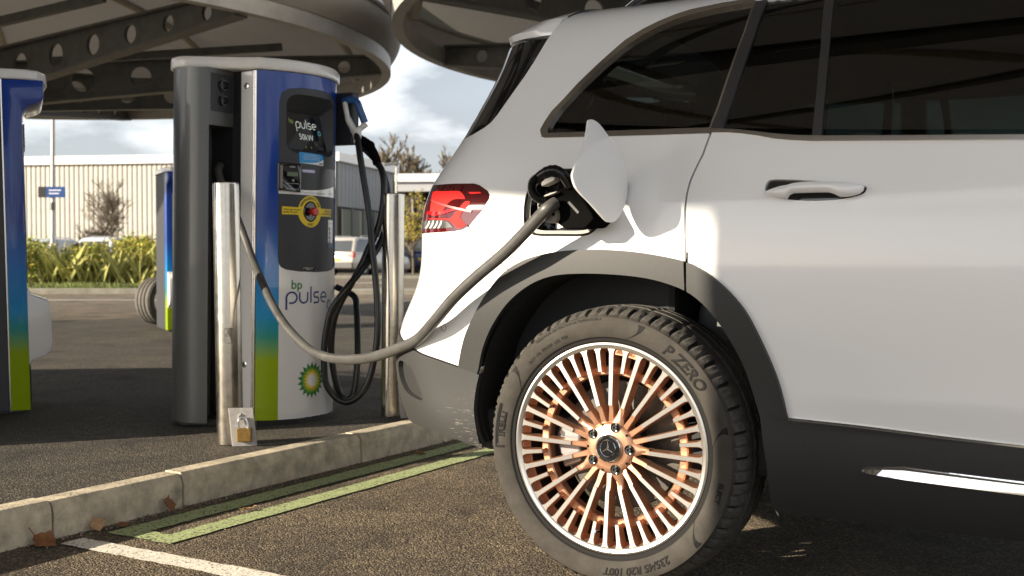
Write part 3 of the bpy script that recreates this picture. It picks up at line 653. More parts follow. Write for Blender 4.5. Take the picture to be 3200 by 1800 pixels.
# --- wheels
COPPER = M('copper_lacquer', (.50, .27, .165), .36, metal=.7, coat=.4, bump=(900, .08, .0005))
MACH = M('machined_aluminium', (.56, .54, .51), .33, metal=.9)
def brushed(m):
    t = m.node_tree; b = t.nodes['Principled BSDF']; b.inputs['Anisotropic'].default_value = .5
brushed(MACH)
TYRE = M('dusty_tyre_rubber', (.050, .045, .039), .8, spec=.18, var=(22, .22), bump=(260, .25, .0012))
TREAD = M('tread_rubber', (.060, .055, .048), .8, var=(90, .45), bump=(200, .6, .002))
LETTER = M('tyre_lettering', (.012, .0115, .011), .7, spec=.15)
STEEL = M('brake_steel', (.10, .092, .08), .45, metal=.8, var=(40, .2)); CALIP = M('grey_caliper', (.22, .22, .225), .45, metal=.4)
def make_wheel():
    w = empty('wheel', (0, 0, .355)); w.parent = car
    # tyre: (radius, y)
    prof = [(.262, .020), (.266, .004), (.272, -.002), (.279, -.003), (.283, -.007), (.300, -.013), (.316, -.0145), (.328, -.012), (.333, -.010), (.3335, -.0085), (.341, -.001), (.348, .010), (.3535, .024), (.3565, .040), (.3585, .060), (.3585, .068), (.352, .070), (.352, .079), (.3595, .081), (.3605, .105), (.3605, .113), (.353, .115), (.353, .124), (.3605, .126), (.3595, .150), (.352, .152), (.352, .161), (.3585, .163), (.356, .195), (.346, .215), (.316, .235), (.272, .226), (.262, .20)]
    N = 288; b = MB(); vs = []
    for i in range(N):
        a = 2 * math.pi * i / N; g = i % 4
        for j, (r, y) in enumerate(prof):
            if 10 <= j <= 13 and g == 0: r -= .006
            if 10 <= j <= 11 and g == 2 and (i // 4) % 2: r -= .003
            if 13 <= j <= 28 and i % 12 == 1 and j not in (16, 17, 21, 22, 25, 26): r -= .003
            r += .0012 * math.sin(2 * a * 7 + j) * (1 if 5 <= j <= 7 else 0) * 0
            fl = 0
            z = r * math.sin(a)
            if z < -.352: z = -.352 - (-.352 - z) * .15
            vs.append((r * math.cos(a), y, z))
    k = len(prof)
    for i in range(N):
        n = (i + 1) % N
        for j in range(k - 1):
            b.cur = (2 if (10 <= j <= 12 and i % 8 == 0) or j in (16, 21, 25) else 1) if 10 <= j <= 28 else (2 if j <= 3 else 0); b.f.append((i * k + j, n * k + j, n * k + j + 1, i * k + j + 1)); b.m.append(b.cur)
    b.v = vs; ty = b.build('tyre', [TYRE, TREAD, LETTER], w, smooth=32)
    def side_fn(r0, ang, sgn=1):
        """letters run clockwise round the sidewall, tops outwards"""
        def f(x, y):
            r = r0 + y * sgn; a = ang - sgn * x / r0; yy = np.interp(r, [.266, .279, .283, .300, .316, .328, .333], [.004, -.003, -.007, -.013, -.0145, -.012, -.010]) - .0018
            return (r * math.cos(a), yy, r * math.sin(a))
        return f
    text_obj('lettering', 'P ZERO', .040, side_fn(.2925, R(46)), LETTER, w, bold=.0012, shear=.25)
    text_obj('lettering', 'IRELLI', .026, side_fn(.299, R(172)), LETTER, w, bold=.0010)
    text_obj('lettering', '235/45 R20 100T', .026, side_fn(.299, R(-73)), LETTER, w, bold=.0006, shear=.2)
    text_obj('lettering', 'ELECT', .018, side_fn(.306, R(-15)), LETTER, w, bold=.0006)
    text_obj('lettering', 'TREADWEAR 280 TRACTION AA TEMPERATURE A', .009, side_fn(.3255, R(110)), LETTER, w)
    text_obj('lettering', 'DOT 193  PF555H  (22)  PZ4', .011, side_fn(.2975, R(124)), LETTER, w)
    b = MB()                                   # long-topped P of the maker's name
    f = side_fn(.299, R(172)); x0 = -.062
    for P in ([(x0, 0), (x0 + .006, 0), (x0 + .006, .022), (x0, .022)], [(x0, .022), (.05, .022), (.05, .0265), (x0, .0265)], [(x0 + .010, .017), (.05, .017), (.05, .020), (x0 + .010, .020)]):
        Q = resample(P, .004); b.add([f(*p) for p in Q], [tuple(range(len(Q)))])
    b.build('lettering', LETTER, w)
    for an, sp in ((R(71), 1), (R(14), -1), (R(143), 1), (R(-42), 1)):     # dark swooshes between the names
        b = MB(); n = 14; vs = []
        for i in range(n + 1):
            t = i / n; r = .281 + .048 * t; c = an + sp * .16 * (1 - t) ** 2; wd = .006 + .055 * t ** 2
            for q in (0, wd):
                a = c + sp * q; yy = np.interp(r, [.279, .283, .300, .316, .328, .333], [-.003, -.007, -.013, -.0145, -.012, -.010]) - .0009
                vs.append((r * math.cos(a), yy, r * math.sin(a)))
        b.add(vs, [(2 * i, 2 * i + 1, 2 * i + 3, 2 * i + 2) for i in range(n)]); b.build('sidewall_swoosh', LETTER, w)
    # rim
    b = MB(); b.cur = 0; b.lathe([(.2520, .010), (.2530, .0015), (.256, -.001), (.263, -.003), (.268, -.001), (.2695, .006), (.2685, .02)], 160, axis='y')
    b.cur = 1; b.lathe([(.2520, .010), (.2480, .026), (.243, .034)], 160, axis='y'); b.cur = 2; b.lathe([(.243, .034), (.236, .07), (.232, .20)], 160, axis='y'); b.build('rim', [MACH, COPPER, CLAD2], w, smooth=35)
    b = MB(); b.lathe([(.184, .058), (.184, .030), (.187, .0265), (.203, .0265), (.206, .030), (.206, .058)], 120, axis='y'); b.build('rim_ring', COPPER, w, smooth=30)
    def spoke(st, depth0, depth1, name, link=True):
        b = MB(); vs = []; 
        for (r, wf, y, dp) in [(a_, b_ * .88, c_, d_ * .9) for a_, b_, c_, d_ in st]: vs += [(r, y, -wf), (r, y, wf), (r, y + .0015, wf + .0012), (r, y + dp, wf * 1.05 + .002), (r, y + dp, -wf * 1.05 - .002), (r, y + .0015, -wf - .0012)]
        b.v = [tuple(v) for v in vs]; n = len(st)
        for i in range(n - 1):
            for k in range(6):
                b.f.append((i * 6 + k, i * 6 + (k + 1) % 6, i * 6 + 6 + (k + 1) % 6, i * 6 + 6 + k)); b.m.append(0 if (k == 0 and st[i][0] > .1 and st[i + 1][0] > .1) else 1)
        b.f.append(tuple(range(6))); b.m.append(1); b.f.append(tuple((n - 1) * 6 + k for k in range(6))); b.m.append(1)
        return b.build(name, [MACH, COPPER], w, smooth=25, link=link)
    def yf(r): return .001 + .006 * (.252 - r) / .19
    lst = [(.060, .0085, .017, .03), (.075, .0065, .013, .032), (.095, .0058, .0125, .034), (.1085, .0056, yf(.11) + .0035, .036), (.109, .0052, yf(.11), .036), (.15, .0054, yf(.15), .040), (.20, .0058, yf(.2), .042), (.240, .0063, yf(.24), .042), (.2475, .0078, yf(.25), .040), (.2525, .0115, yf(.2525), .03)]
    sst = [(.193, .0042, yf(.19) + .002, .028), (.1945, .0048, yf(.19), .028), (.22, .0050, yf(.22), .030), (.240, .0058, yf(.24), .034), (.2475, .0074, yf(.25), .034), (.2525, .011, yf(.2525), .03)]
    lo = spoke(lst, 0, 0, 'spoke'); so = spoke(sst, 0, 0, 'short_spoke')
    for i in range(20):
        a = R(-2 + 18 * i)
        if i: inst(lo, 'spoke', w, rot=(0, -a, 0))
        else: lo.rotation_euler = (0, -a, 0)
        a += R(9)
        if i: inst(so, 'short_spoke', w, rot=(0, -a, 0))
        else: so.rotation_euler = (0, -a, 0)
    b = MB(); b.lathe([(.0, .004), (.033, .004), (.038, .007), (.050, .0075), (.060, .0085), (.067, .016), (.070, .06)], 80, axis='y')
    for i in range(5):                          # five arms reaching out from the bolts
        a = R(72 * i); c, s_ = math.cos(a), math.sin(a); st = [(.050, .018, .0075), (.070, .0165, .0095), (.088, .010, .0115), (.108, .0055, .0115)]
        vs = []
        for r, hw, y in st:
            for q, yy in ((-hw, y + .006), (-hw * .6, y), (hw * .6, y), (hw, y + .006)): vs.append((r * c - q * s_, yy, r * s_ + q * c))
        b.add(vs, [(i2 * 4 + k, i2 * 4 + k + 1, i2 * 4 + 5 + k, i2 * 4 + 4 + k) for i2 in range(3) for k in range(3)])
    b.build('hub', COPPER, w, smooth=50)
    for i in range(5):
        a = R(72 * i); x, z = .056 * math.cos(a), .056 * math.sin(a)
        b = MB(); b.lathe([(0, .0065), (.0115, .0065), (.0128, .0055), (.0128, .02)], 24, (x, 0, z), 'y'); lb_ = b.build('lug_recess', GLOSSB, w, smooth=40)
        b = MB(); b.lathe([(0, .006), (.0035, .006), (.0045, .0015), (.0068, .0015), (.0072, .003), (.0075, .0075)], 6, (x, 0, z), 'y'); b.build('lug_bolt', M('dark_bolt', (.12, .115, .11), .3, metal=.9), w)
        a += R(36); b = MB(); x, z = .060 * math.cos(a), .060 * math.sin(a); b.lathe([(0, .0078), (.0035, .0078), (.0035, .02)], 12, (x, 0, z), 'y'); b.build('hub_hole', GLOSSB, w)
    cap = MB(); cap.lathe([(0, -.0005), (.022, -.0005), (.0235, .0005), (.030, .0005), (.0325, .001), (.034, .004)], 64, axis='y'); cap = cap.build('centre_cap', GLOSSB, w, smooth=30)
    b = MB(); b.lathe([(.0325, -.0005), (.0335, -.0015), (.035, .0), (.0352, .004)], 64, axis='y'); b.lathe([(.0205, -.001), (.0212, -.002), (.0220, -.001)], 64, axis='y'); b.build('cap_ring', BRIGHT, w, smooth=40)
    b = MB()
    for i in range(3):
        a = R(90 + 120 * i); c, s_ = math.cos(a), math.sin(a); a2 = a + R(60); a3 = a - R(60)
        b.add([(0, -.0035, 0), (.0035 * math.cos(a3), -.001, .0035 * math.sin(a3)), (.0205 * c, -.0015, .0205 * s_), (.0035 * math.cos(a2), -.001, .0035 * math.sin(a2))], [(0, 1, 2), (0, 2, 3)])
    b.build('star_emblem', BRIGHT, w)
    def capf(r0, ang, sg):
        return lambda x, y: ((r0 + y * sg) * math.cos(ang - sg * x / r0), -.0004, (r0 + y * sg) * math.sin(ang - sg * x / r0))
    for s_, an in (('MERCEDES', R(175)), ('BENZ', R(0))): text_obj('cap_lettering', s_, .0072, capf(.0245, an, 1), BRIGHT, w, bold=.0001)
    V, Fc = text2d('/////AMG', .0135, 'CENTER', .0003, .3); rr = .243; b = MB(); b.add([((rr + y) * math.cos(R(79.5) - x / rr), .004, (rr + y) * math.sin(R(79.5) - x / rr)) for x, y in V], Fc)
    bp_ = MB(); A_ = [R(71.5 + 16 * i / 12) for i in range(13)]
    bp_.add([(r * math.cos(a), .0055, r * math.sin(a)) for a in A_ for r in (.2385, .2515)], [(2 * i, 2 * i + 1, 2 * i + 3, 2 * i + 2) for i in range(12)]); bp_.build('badge_plate', COPPER, w)
    me = bpy.data.meshes.new('badge_lettering'); me.from_pydata(b.v, [], b.f); me.materials.append(M('badge_bronze', (.20, .08, .035), .4, metal=.7)); o = bpy.data.objects.new('badge_lettering', me); COL.objects.link(o); o.parent = w
    b = MB(); b.tube([(-.040, .03, -.222), (-.036, .004, -.216)], [.004, .0035], 10); b.tube([(-.036, .004, -.216), (-.0345, -.006, -.2135)], .0045, 10); b.build('valve', BRIGHT, w, smooth=40)
    # brake
    b = MB(); b.lathe([(.062, .085), (.164, .085), (.166, .087), (.166, .108), (.164, .110), (.062, .110)], 90, axis='y'); b.build('brake_disc', STEEL, w, smooth=30)
    b = MB(); b.lathe([(.0, .060), (.06, .062), (.075, .085), (.075, .2), (0, .2)], 40, axis='y'); b.build('brake_hat', CLAD2, w, smooth=30)
    P = [(r, math.radians(a)) for r, a in ((.115, 158), (.172, 160), (.180, 178), (.172, 205), (.115, 207), (.105, 180))]
    b = MB(); b.prism([(r * math.cos(a), r * math.sin(a)) for r, a in P], lambda x, z: (x, .055, z), lambda x, z: (x, .12, z)); b.build('brake_caliper', CALIP, w, bev=.008, seg=3)
    b = MB(); b.lathe([(0, .15), (.19, .16), (.19, .165), (0, .17)], 40, axis='y'); b.build('splash_shield', CLAD2, w) if False else None
    return w
wheel = make_wheel()
w2 = copy_tree(wheel, car); w2.location = (FWX, 0, .355)
for x in (0, FWX):
    w3 = copy_tree(wheel, car); w3.location = (x, 2 * YC, .355); w3.rotation_euler = (0, 0, math.pi)
# ---------------------------------------------------------------- charging cable with plug, plugged into the car
CABG = M('grey_cable', (.068, .066, .062), .42, var=(14, .3), coat=.1, rvar=.1)
CABB = M('black_cable', (.012, .012, .012), .28)
BLKP = M('black_plug_plastic', (.006, .006, .006), .7, spec=.0)
BLKG = M('worn_grey_plastic', (.23, .21, .18), .6, var=(60, .25))
cable = empty('charging_cable', (-2.34, 1.0, KT), label='thick grey charging cable hanging from the charger to the white car with a black plug', cat='cable')
def rel(o, root):                               # keep world place when parenting to a moved root
    o.matrix_parent_inverse = Matrix.Translation(root.location).inverted() if root.rotation_euler.z == 0 else root.matrix_basis.inverted()
    return o
def under(o, root):
    o.parent = root; bpy.context.view_layer.update(); o.matrix_parent_inverse = root.matrix_world.inverted(); return o
gp_ = [(-2.36, 1.03, 1.235), (-2.343, 1.0, 1.207), (-2.301, .977, 1.15), (-2.239, .953, 1.083), (-2.178, .93, 1.022), (-2.082, .89, .905), (-2.006, .85, .825), (-1.884, .772, .74), (-1.764, .693, .666), (-1.639, .615, .602), (-1.503, .537, .549), (-1.364, .458, .513), (-1.229, .38, .502), (-1.098, .3, .507), (-.965, .22, .52), (-.838, .14, .541), (-.704, .06, .573), (-.597, .01, .607), (-.51, -.035, .660), (-.43, -.057, .727), (-.35, -.073, .784), (-.273, -.09, .832), (-.23, -.102, .859), (-.188, -.113, .890), (-.148, -.125, .920), (-.12, -.132, .942), (-.098, -.138, .958), (-.085, -.120, .972)]
b = MB(); b.tube(crom(gp_, 5), .0158, 16); under(b.build('cable', CABG, smooth=60), cable)
plug = MB()
body = [(-.128, .984), (-.100, .995), (-.072, 1.010), (-.066, 1.030), (-.085, 1.052), (-.070, 1.050), (-.056, 1.036), (.006, .945), (.012, .930), (-.012, .908), (-.066, .906), (-.095, .925), (-.124, .962)]
plug.prism(body, lambda x, z: (x + .012, .03, z + .004), lambda x, z: (x, -.105, z)); plug = under(plug.build('plug_body', BLKP, bev=.010, seg=3, smooth=40), cable)
b = MB(); hp = crom([(-.143, -.112, 1.030), (-.128, -.116, 1.041), (-.108, -.118, 1.050), (-.090, -.116, 1.052), (-.074, -.112, 1.044), (-.062, -.106, 1.028), (-.054, -.100, 1.010)], 5)
b.tube(hp, [.013 + .0012 * (1 if (i % 3 == 0 and 6 < i < 18) else 0) for i in range(len(hp))], 14); under(b.build('plug_handle', M('glossy_handle', (.008, .008, .008), .25, spec=.4), smooth=60), cable)
cd = crom([(-.138, -.118, 1.036), (-.148, -.122, 1.026), (-.151, -.124, 1.012), (-.148, -.124, .998), (-.139, -.122, .987), (-.126, -.118, .981), (-.110, -.114, .980)], 9)
b = MB(); b.tube(cd, [.0108 + .0014 * math.cos(i * math.pi) for i in range(len(cd))], 14); under(b.build('ribbed_conduit', M('glossy_conduit', (.012, .012, .012), .3, spec=.3), smooth=30), cable)
b = MB(); b.prism([(-.121, 1.022), (-.109, 1.031), (-.089, 1.036), (-.081, 1.033), (-.083, 1.026), (-.101, 1.018), (-.119, 1.012)], lambda x, z: (x, -.132, z), lambda x, z: (x, -.10, z)); under(b.build('trigger_grip', M('pale_grip', (.50, .47, .42), .5), bev=.003), cable)
b = MB(); b.prism([(-.118, .986), (-.085, .996), (-.080, 1.0), (-.100, .997), (-.117, .991)], lambda x, z: (x, -.122, z), lambda x, z: (x, -.10, z)); under(b.build('guard_edge', M('pale_edge', (.45, .43, .38), .4), bev=.001), cable)
b = MB(); b.prism([(-.141, .973), (-.129, .976), (-.099, .967), (-.087, .954), (-.084, .937), (-.088, .926), (-.103, .922), (-.121, .928), (-.139, .950)], lambda x, z: (x, -.116, z), lambda x, z: (x + .01, -.085, z)); under(b.build('cable_collar', BLKG, bev=.003), cable)
for x, z in ((-.132, .966), (-.093, .944)):
    b = MB(); b.tube([(x, -.1165, z), (x, -.1175, z)], .0042, 12); under(b.build('collar_screw', GLOSSB), cable)
b = MB(); b.prism([(-.060, .972), (-.055, .976), (-.028, .949), (-.032, .944)], lambda x, z: (x, -.1058, z), lambda x, z: (x, -.104, z)); under(b.build('maker_plate', M('plate_grey', (.035, .035, .034), .5)), cable)

# ---------------------------------------------------------------- main charger
def gradmat(name, rough=.22, z0=0.):
    m = M(name, (.02, .06, .35), rough, coat=.5, spec=.35); t = m.node_tree; bs = t.nodes['Principled BSDF']; k = t.links.new
    co = t.nodes.new('ShaderNodeTexCoord'); sx = t.nodes.new('ShaderNodeSeparateXYZ'); r = t.nodes.new('ShaderNodeValToRGB'); mr = t.nodes.new('ShaderNodeMapRange'); mr.inputs['From Max'].default_value = 1.7
    k(co.outputs['Object'], sx.inputs[0]); k(sx.outputs['Z'], mr.inputs['Value']); k(mr.outputs[0], r.inputs['Fac'])
    e = r.color_ramp.elements; st = [(.10, (.30, .42, .004)), (.165, (.30, .42, .004)), (.225, (.03, .30, .25)), (.28, (.0, .27, .58)), (.40, (.0, .17, .56)), (.52, (.004, .052, .33)), (1., (.0, .038, .30))]
    e[0].position = st[0][0]; e[0].color = st[0][1] + (1,); e[1].position = 1; e[1].color = st[-1][1] + (1,)
    for p, c in st[1:-1]: x = e.new(p); x.color = c + (1,)
    k(r.outputs[0], bs.inputs['Base Color']); return m
GRAD = gradmat('blue_green_gradient')
CAPW = M('white_cap_paint', (.76, .73, .69), .3, coat=.5, var=(8, .05)); WHITEP = M('white_panel_paint', (.78, .765, .75), .25, coat=.8)
GREYM = M('metallic_grey_paint', (.112, .115, .112), .38, metal=.3, coat=.25, var=(700, .2, 1)); DKP = M('dark_grey_panel', (.034, .035, .040), .5, bump=(900, .2, .0005)); DKC = M('dark_cavity', (.015, .015, .018), .55)
SS = M('brushed_steel', (.62, .575, .50), .26, metal=1, var=(30, .12), rvar=.08); SILV = M('silver_trim', (.72, .69, .64), .2, metal=1)
YEL = M('yellow_label', (.82, .60, .012), .45); REDK = M('red_button', (.55, .012, .012), .35, coat=.5); INK = M('black_ink', (.012, .012, .012), .5); INKW = M('white_ink', (.8, .8, .8), .5); NAVY = M('navy_ink', (.012, .03, .17), .4); BPG = M('green_ink', (.03, .20, .035), .4)
STKB = M('sky_blue_sticker', (.0, .27, .62), .35); LCD = M('lcd_glass', (.16, .20, .13), .2); SCRN = M('screen_glass', (.004, .004, .005), .12, coat=1)
GLOW = M('screen_letters', (.35, .36, .34), .5, emit=((.62, .64, .58), .22)); GLOWG = M('screen_green', (.15, .25, .05), .5, emit=((.30, .42, .10), .12)); GLOWB = M('screen_ring', (.05, .25, .35), .5, emit=((.12, .40, .52), .15))
YK, RK, XK = 1.305, .36, -2.075 - .36
def CM(y, z):
    s_ = (y - YK) / RK; c = math.sqrt(max(.0, 1 - s_ * s_)); return np.array([XK + RK * c, y, z - KT]), np.array([c, s_, 0.])
CZ0 = KT                                         # charger parts are modelled with z measured from the pavement
ch = empty('ev_charger', (0, 0, 0), label='tall blue and white rapid charger with a screen and hanging cables', cat='charger')
ch.location = (-2.35, 1.305, KT)
def cput(o): o.parent = ch; o.matrix_parent_inverse = Matrix.Translation((2.35, -1.305, 0)); return o
def mir(P): return P + [(x, 2 * YK - y) for x, y in P[::-1]]
z_ = lambda a: a - KT
wing_u = mir([(-2.33, 1.06), (-2.33, .908), (-2.345, .893), (-2.375, .880), (-2.42, .872), (-2.47, .876), (-2.52, .893), (-2.56, .925), (-2.59, .97), (-2.61, 1.04), (-2.625, 1.15), (-2.63, 1.25)])
wing_l = mir([(-2.46, 1.06), (-2.44, .99), (-2.343, .925), (-2.33, .908), (-2.345, .893), (-2.375, .880), (-2.42, .872), (-2.47, .876), (-2.52, .893), (-2.56, .925), (-2.59, .97), (-2.61, 1.04), (-2.625, 1.15), (-2.63, 1.25)])
b = MB(); b.prism(wing_l, lambda x, y: (x, y, z_(.128)), lambda x, y: (x, y, z_(1.396))); hs = cput(b.build('rear_housing', GREYM, smooth=32))
b = MB(); b.prism(wing_u, lambda x, y: (x, y, z_(1.396)), lambda x, y: (x, y, z_(1.636))); cput(b.build('socket_block', GREYM, smooth=32))
b = MB(); b.box((-2.50, 1.052, z_(.128)), (-2.275, 2 * YK - 1.052, z_(1.634))); cput(b.build('core_cabinet', DKC, bev=.003))
b = MB(); b.box((-2.328, 1.045, z_(.16)), (-2.312, 1.052, z_(1.40))); cput(b.build('cavity_edge', TRIM))
for m in (0, 1):
    f = (lambda y: y) if not m else (lambda y: 2 * YK - y)
    b = MB(); b.box((-2.275, min(f(1.040), f(1.08)), z_(.135)), (-2.207, max(f(1.040), f(1.08)), z_(1.632))); dr = cput(b.build('side_door', WHITEP, bev=.003))
    for x in (-2.2015, -2.192):
        b = MB(); b.tube([(x, f(1.043), z_(.135)), (x, f(1.043), z_(1.632))], .0042, 10); cput(b.build('silver_strip', SILV, smooth=50))
    for zz_ in (1.568, .375):
        b = MB(); b.lathe([(0, -.006), (.006, -.006), (.0065, -.004), (.010, -.004), (.013, -.003), (.0145, .002)], 24, (-2.242, f(1.040), z_(zz_)), 'y') if not m else b.lathe([(0, .006), (.0145, -.002)], 24, (-2.242, f(1.040), z_(zz_)), 'y')
        lk = cput(b.build('door_lock', SILV, smooth=40))
        if not m: b = MB(); b.box((-2.2435, 1.0333, z_(zz_ - .005)), (-2.2405, 1.0338, z_(zz_ + .005))); cput(b.build('keyhole', INK))
# sockets in the block face
b = MB(); b.box((-2.330, .918, z_(1.455)), (-2.3275, 1.047, z_(1.615))); cput(b.build('socket_plate', DKP, bev=.001))
for zz_, r_ in ((1.568, .030), (1.503, .027)):
    b = MB(); b.lathe([(0, .001), (r_ * .55, .001), (r_ * .6, .012), (r_ * .8, .012), (r_ * .85, .003), (r_, .003), (r_ + .001, -.001)], 28, (-2.3275, .985, z_(zz_)), 'x'); cput(b.build('socket', GLOSSB, smooth=40))
# front shell
yl, yr = 1.045, 2 * YK - 1.045
pan = [(1.117, .84), (1.119, .815), (1.128, .796), (1.15, .785), (1.21, .777), (1.305, .774)]; pan = pan + [(2 * YK - y, z) for y, z in pan[-2::-1]]
pt = [(1.117, 1.49), (1.119, 1.52), (1.128, 1.545), (1.15, 1.563), (1.21, 1.573), (1.305, 1.576)]; pan = pan + [(2 * YK - y, z) for y, z in pt] + pt[-2::-1]
wht = [(1.122, .1355), (2 * YK - 1.122, .1355), (2 * YK - 1.122, .81), (1.122, .81)]
pock = []
for (cy, cz, a0) in ((1.405, 1.50, 0), (1.205, 1.50, 90), (1.205, 1.335, 180), (1.405, 1.335, 270)):
    for i in range(7):
        a = R(a0 + 15 * i); pock.append((cy + .058 * math.cos(a) * (1.0), cz + (.045) * math.sin(a)))
dom2 = [(yl, .1353), (yr, .1353), (yr, 1.634), (yl, 1.634)]
v2, t2 = cdt([resample(p, .015) for p in (dom2, pan, wht)] + [resample(pock, .01)], [(y, z) for y in np.arange(yl + .01, yr, .02) for z in np.arange(.15, 1.63, .05)])
gs = {}
for f in t2:
    y = sum(v2[i][0] for i in f) / 3; z = sum(v2[i][1] for i in f) / 3
    if not inpoly(y, z, dom2) or inpoly(y, z, pock): continue
    l = 'control_panel' if inpoly(y, z, pan) else ('white_panel' if inpoly(y, z, wht) else 'gradient_frame')
    gs.setdefault(l, []).append(f)
PANEL = None
for l, mt, of in (('gradient_frame', GRAD, 0), ('control_panel', DKP, -.003), ('white_panel', WHITEP, .0005)):
    o = cput(label_mesh(l, v2, gs[l], CM, mt, None, flange=.01, off=of))
    if l == 'control_panel': PANEL = o
# recessed screen
scq = [(1.432, 1.478), (1.178, 1.478), (1.178, 1.312), (1.432, 1.312)]
pk = resample(pock, .01); cpk = (1.305, 1.42)
def rectpt(y, z):
    dy, dz = y - cpk[0], z - cpk[1]; s_ = max(abs(dy) / .127, abs(dz) / .083); return cpk[0] + dy / s_, cpk[1] - .025 + dz / s_
def scx(z): return -2.170 + .045 * (1.478 - z) / .166
b = MB(); n = len(pk); a = [CM(*p)[0] - CM(*p)[1] * .003 for p in pk]; c = [(scx(rectpt(*p)[1]), rectpt(*p)[0], z_(rectpt(*p)[1])) for p in pk]
b.add(a + c, [(i, (i + 1) % n, n + (i + 1) % n, n + i) for i in range(n)]); cput(b.build('screen_recess', DKP, smooth=50))
b = MB(); b.prism([(y, z - .025 + 0) for y, z in ((1.179, 1.336), (1.431, 1.336), (1.431, 1.502), (1.179, 1.502))], lambda y, z: (scx(z) + .0005, y, z_(z)), lambda y, z: (scx(z) - .01, y, z_(z))); scr = cput(b.build('screen', SCRN))
def scf(cy, cz, off=.0012): return lambda x, y: (scx(cz + y) + off, cy + x, z_(cz + y))
def ribbon(b, P, w, fn, cap=6):
    P = [np.array(p) for p in P]; Lf = []; Rt = []; n = len(P)
    for i in range(n):
        t = P[min(n - 1, i + 1)] - P[max(0, i - 1)]; t /= np.linalg.norm(t) + 1e-9; q = np.array([-t[1], t[0]]) * w / 2; Lf.append(P[i] + q); Rt.append(P[i] - q)
    vs = []
    for i in range(n): vs += [fn(*Lf[i]), fn(*Rt[i])]
    b.add(vs, [(2 * i, 2 * i + 1, 2 * i + 3, 2 * i + 2) for i in range(n - 1)])
def arc(cx, cy, r, a0, a1, n=14): return [(cx + r * math.cos(R(a0 + (a1 - a0) * i / n)), cy + r * math.sin(R(a0 + (a1 - a0) * i / n))) for i in range(n + 1)]
def pulse_word(fn, s, w=.15):
    """the word 'pulse' drawn with even round strokes; s = x-height, origin at the left end of the baseline"""
    b = MB(); f = lambda x, y: fn(x * s, y * s); r = .5
    ribbon(b, [(0.08, -.62), (0.08, .5)], w, f); ribbon(b, arc(.58, .5, r, 180, -90) + [(.35, 0), (.33, 0)], w, f)
    ribbon(b, [(1.36, 1.0), (1.36, .45)] + arc(1.81, .45, .45, 180, 270), w, f); ribbon(b, [(1.80, 0), (2.26, 0)], w, f) if False else None
    ribbon(b, arc(1.81, .45, .45, 270, 360) + [(2.26, 1.0)], w, f)
    ribbon(b, [(2.66, 1.52), (2.66, 0)], w, f)
    ribbon(b, [(3.72, .98)] + [(3.35, .98)] + arc(3.30, .74, .24, 90, 270) + arc(3.50, .25, .25, 90, -90) + [(3.02, 0)], w, f)
    ribbon(b, [(4.06, .5), (4.98, .5)] + arc(4.53, .5, .46, 0, 300, 20), w, f)
    return b
WHG = GLOW
o = cput(pulse_word(scf(1.252, 1.410), .027).build('screen_wordmark', GLOW))
cput(text_obj('screen_prefix', 'bp', .030, scf(1.226, 1.428), GLOWG, None)); cput(text_obj('screen_power', '50kW', .038, scf(1.308, 1.358), GLOW, None))
b = MB(); ribbon(b, arc(0, 0, .0085, 0, 360, 24), .0035, scf(1.402, 1.396)); cput(b.build('screen_ring', GLOWB))
for x in (1.225, 1.39):
    b = MB(); b.add([scf(x, 1.326)(p, q) for p, q in ((-.022, -.008), (.022, -.008), (.022, .008), (-.022, .008))], [(0, 1, 2, 3)]); cput(b.build('screen_button', M('screen_dim', (.02, .022, .03), .3)))
for x in (1.292, 1.328):
    b = MB(); b.add([scf(x, 1.326)(p, q) for p, q in ((-.004, 0), (0, -.004), (.004, 0), (0, .004))], [(0, 1, 2, 3)]); cput(b.build('screen_arrow', GLOWG))
def cpatch(name, poly, off, mat, flange=.0006): return cput(patch(name, poly, off - .003, mat, None, CM, flange=flange))
def ctext(s, cy, cz, size, mat, off, align='CENTER', bold=0., name='lettering', rot=0.):
    def fn(x, y):
        p, n = CM(cy + x, cz + y); return tuple(p + n * (off - .003))
    return cput(text_obj(name, s, size, fn, mat, None, align, bold))
# stickers and reader
cpatch('blue_sticker', [(1.205, 1.297), (1.345, 1.293), (1.355, 1.282), (1.353, 1.245), (1.207, 1.249)], .0012, STKB)
cpatch('sticker_wave', crom([(1.207, 1.2495), (1.26, 1.252), (1.31, 1.258), (1.3535, 1.272)], 4) + [(1.353, 1.245), (1.207, 1.249)], .0018, INKW)
for i, s_ in enumerate(('To access this chargepoint and the', "rest of the UK's largest charging network", 'please visit www.polar-network.com')): ctext(s_, 1.278, 1.284 - .0085 * i, .0066, INKW, .002)
ctext('polar', 1.336, 1.2505, .0125, NAVY, .0024, bold=.0003)
cpatch('black_band', [(1.118, 1.236), (2 * YK - 1.118, 1.236), (2 * YK - 1.118, 1.128), (1.118, 1.128)], .0010, M('satin_black_band', (.008, .008, .009), .34))
cpatch('white_strip', [(1.118, 1.130)] + crom([(1.118, 1.136), (1.20, 1.132), (1.29, 1.134), (1.38, 1.144), (1.488, 1.165)], 4) + [(1.490, 1.110), (1.118, 1.112)], .0016, WHITEP)
ctext('24/7 Customer Service - 0330 016 5126', 1.285, 1.119, .0098, INK, .0022); ctext('EN 24203', 1.425, 1.122, .0095, INK, .0022)
cpatch('lilac_slot', [(1.222, 1.222), (1.293, 1.222), (1.293, 1.210), (1.222, 1.210)], .0018, M('lilac_light', (.52, .50, .72), .3))
b = MB()
def rd(y, z, o_): p, n = CM(y, z); return tuple(p + n * o_)
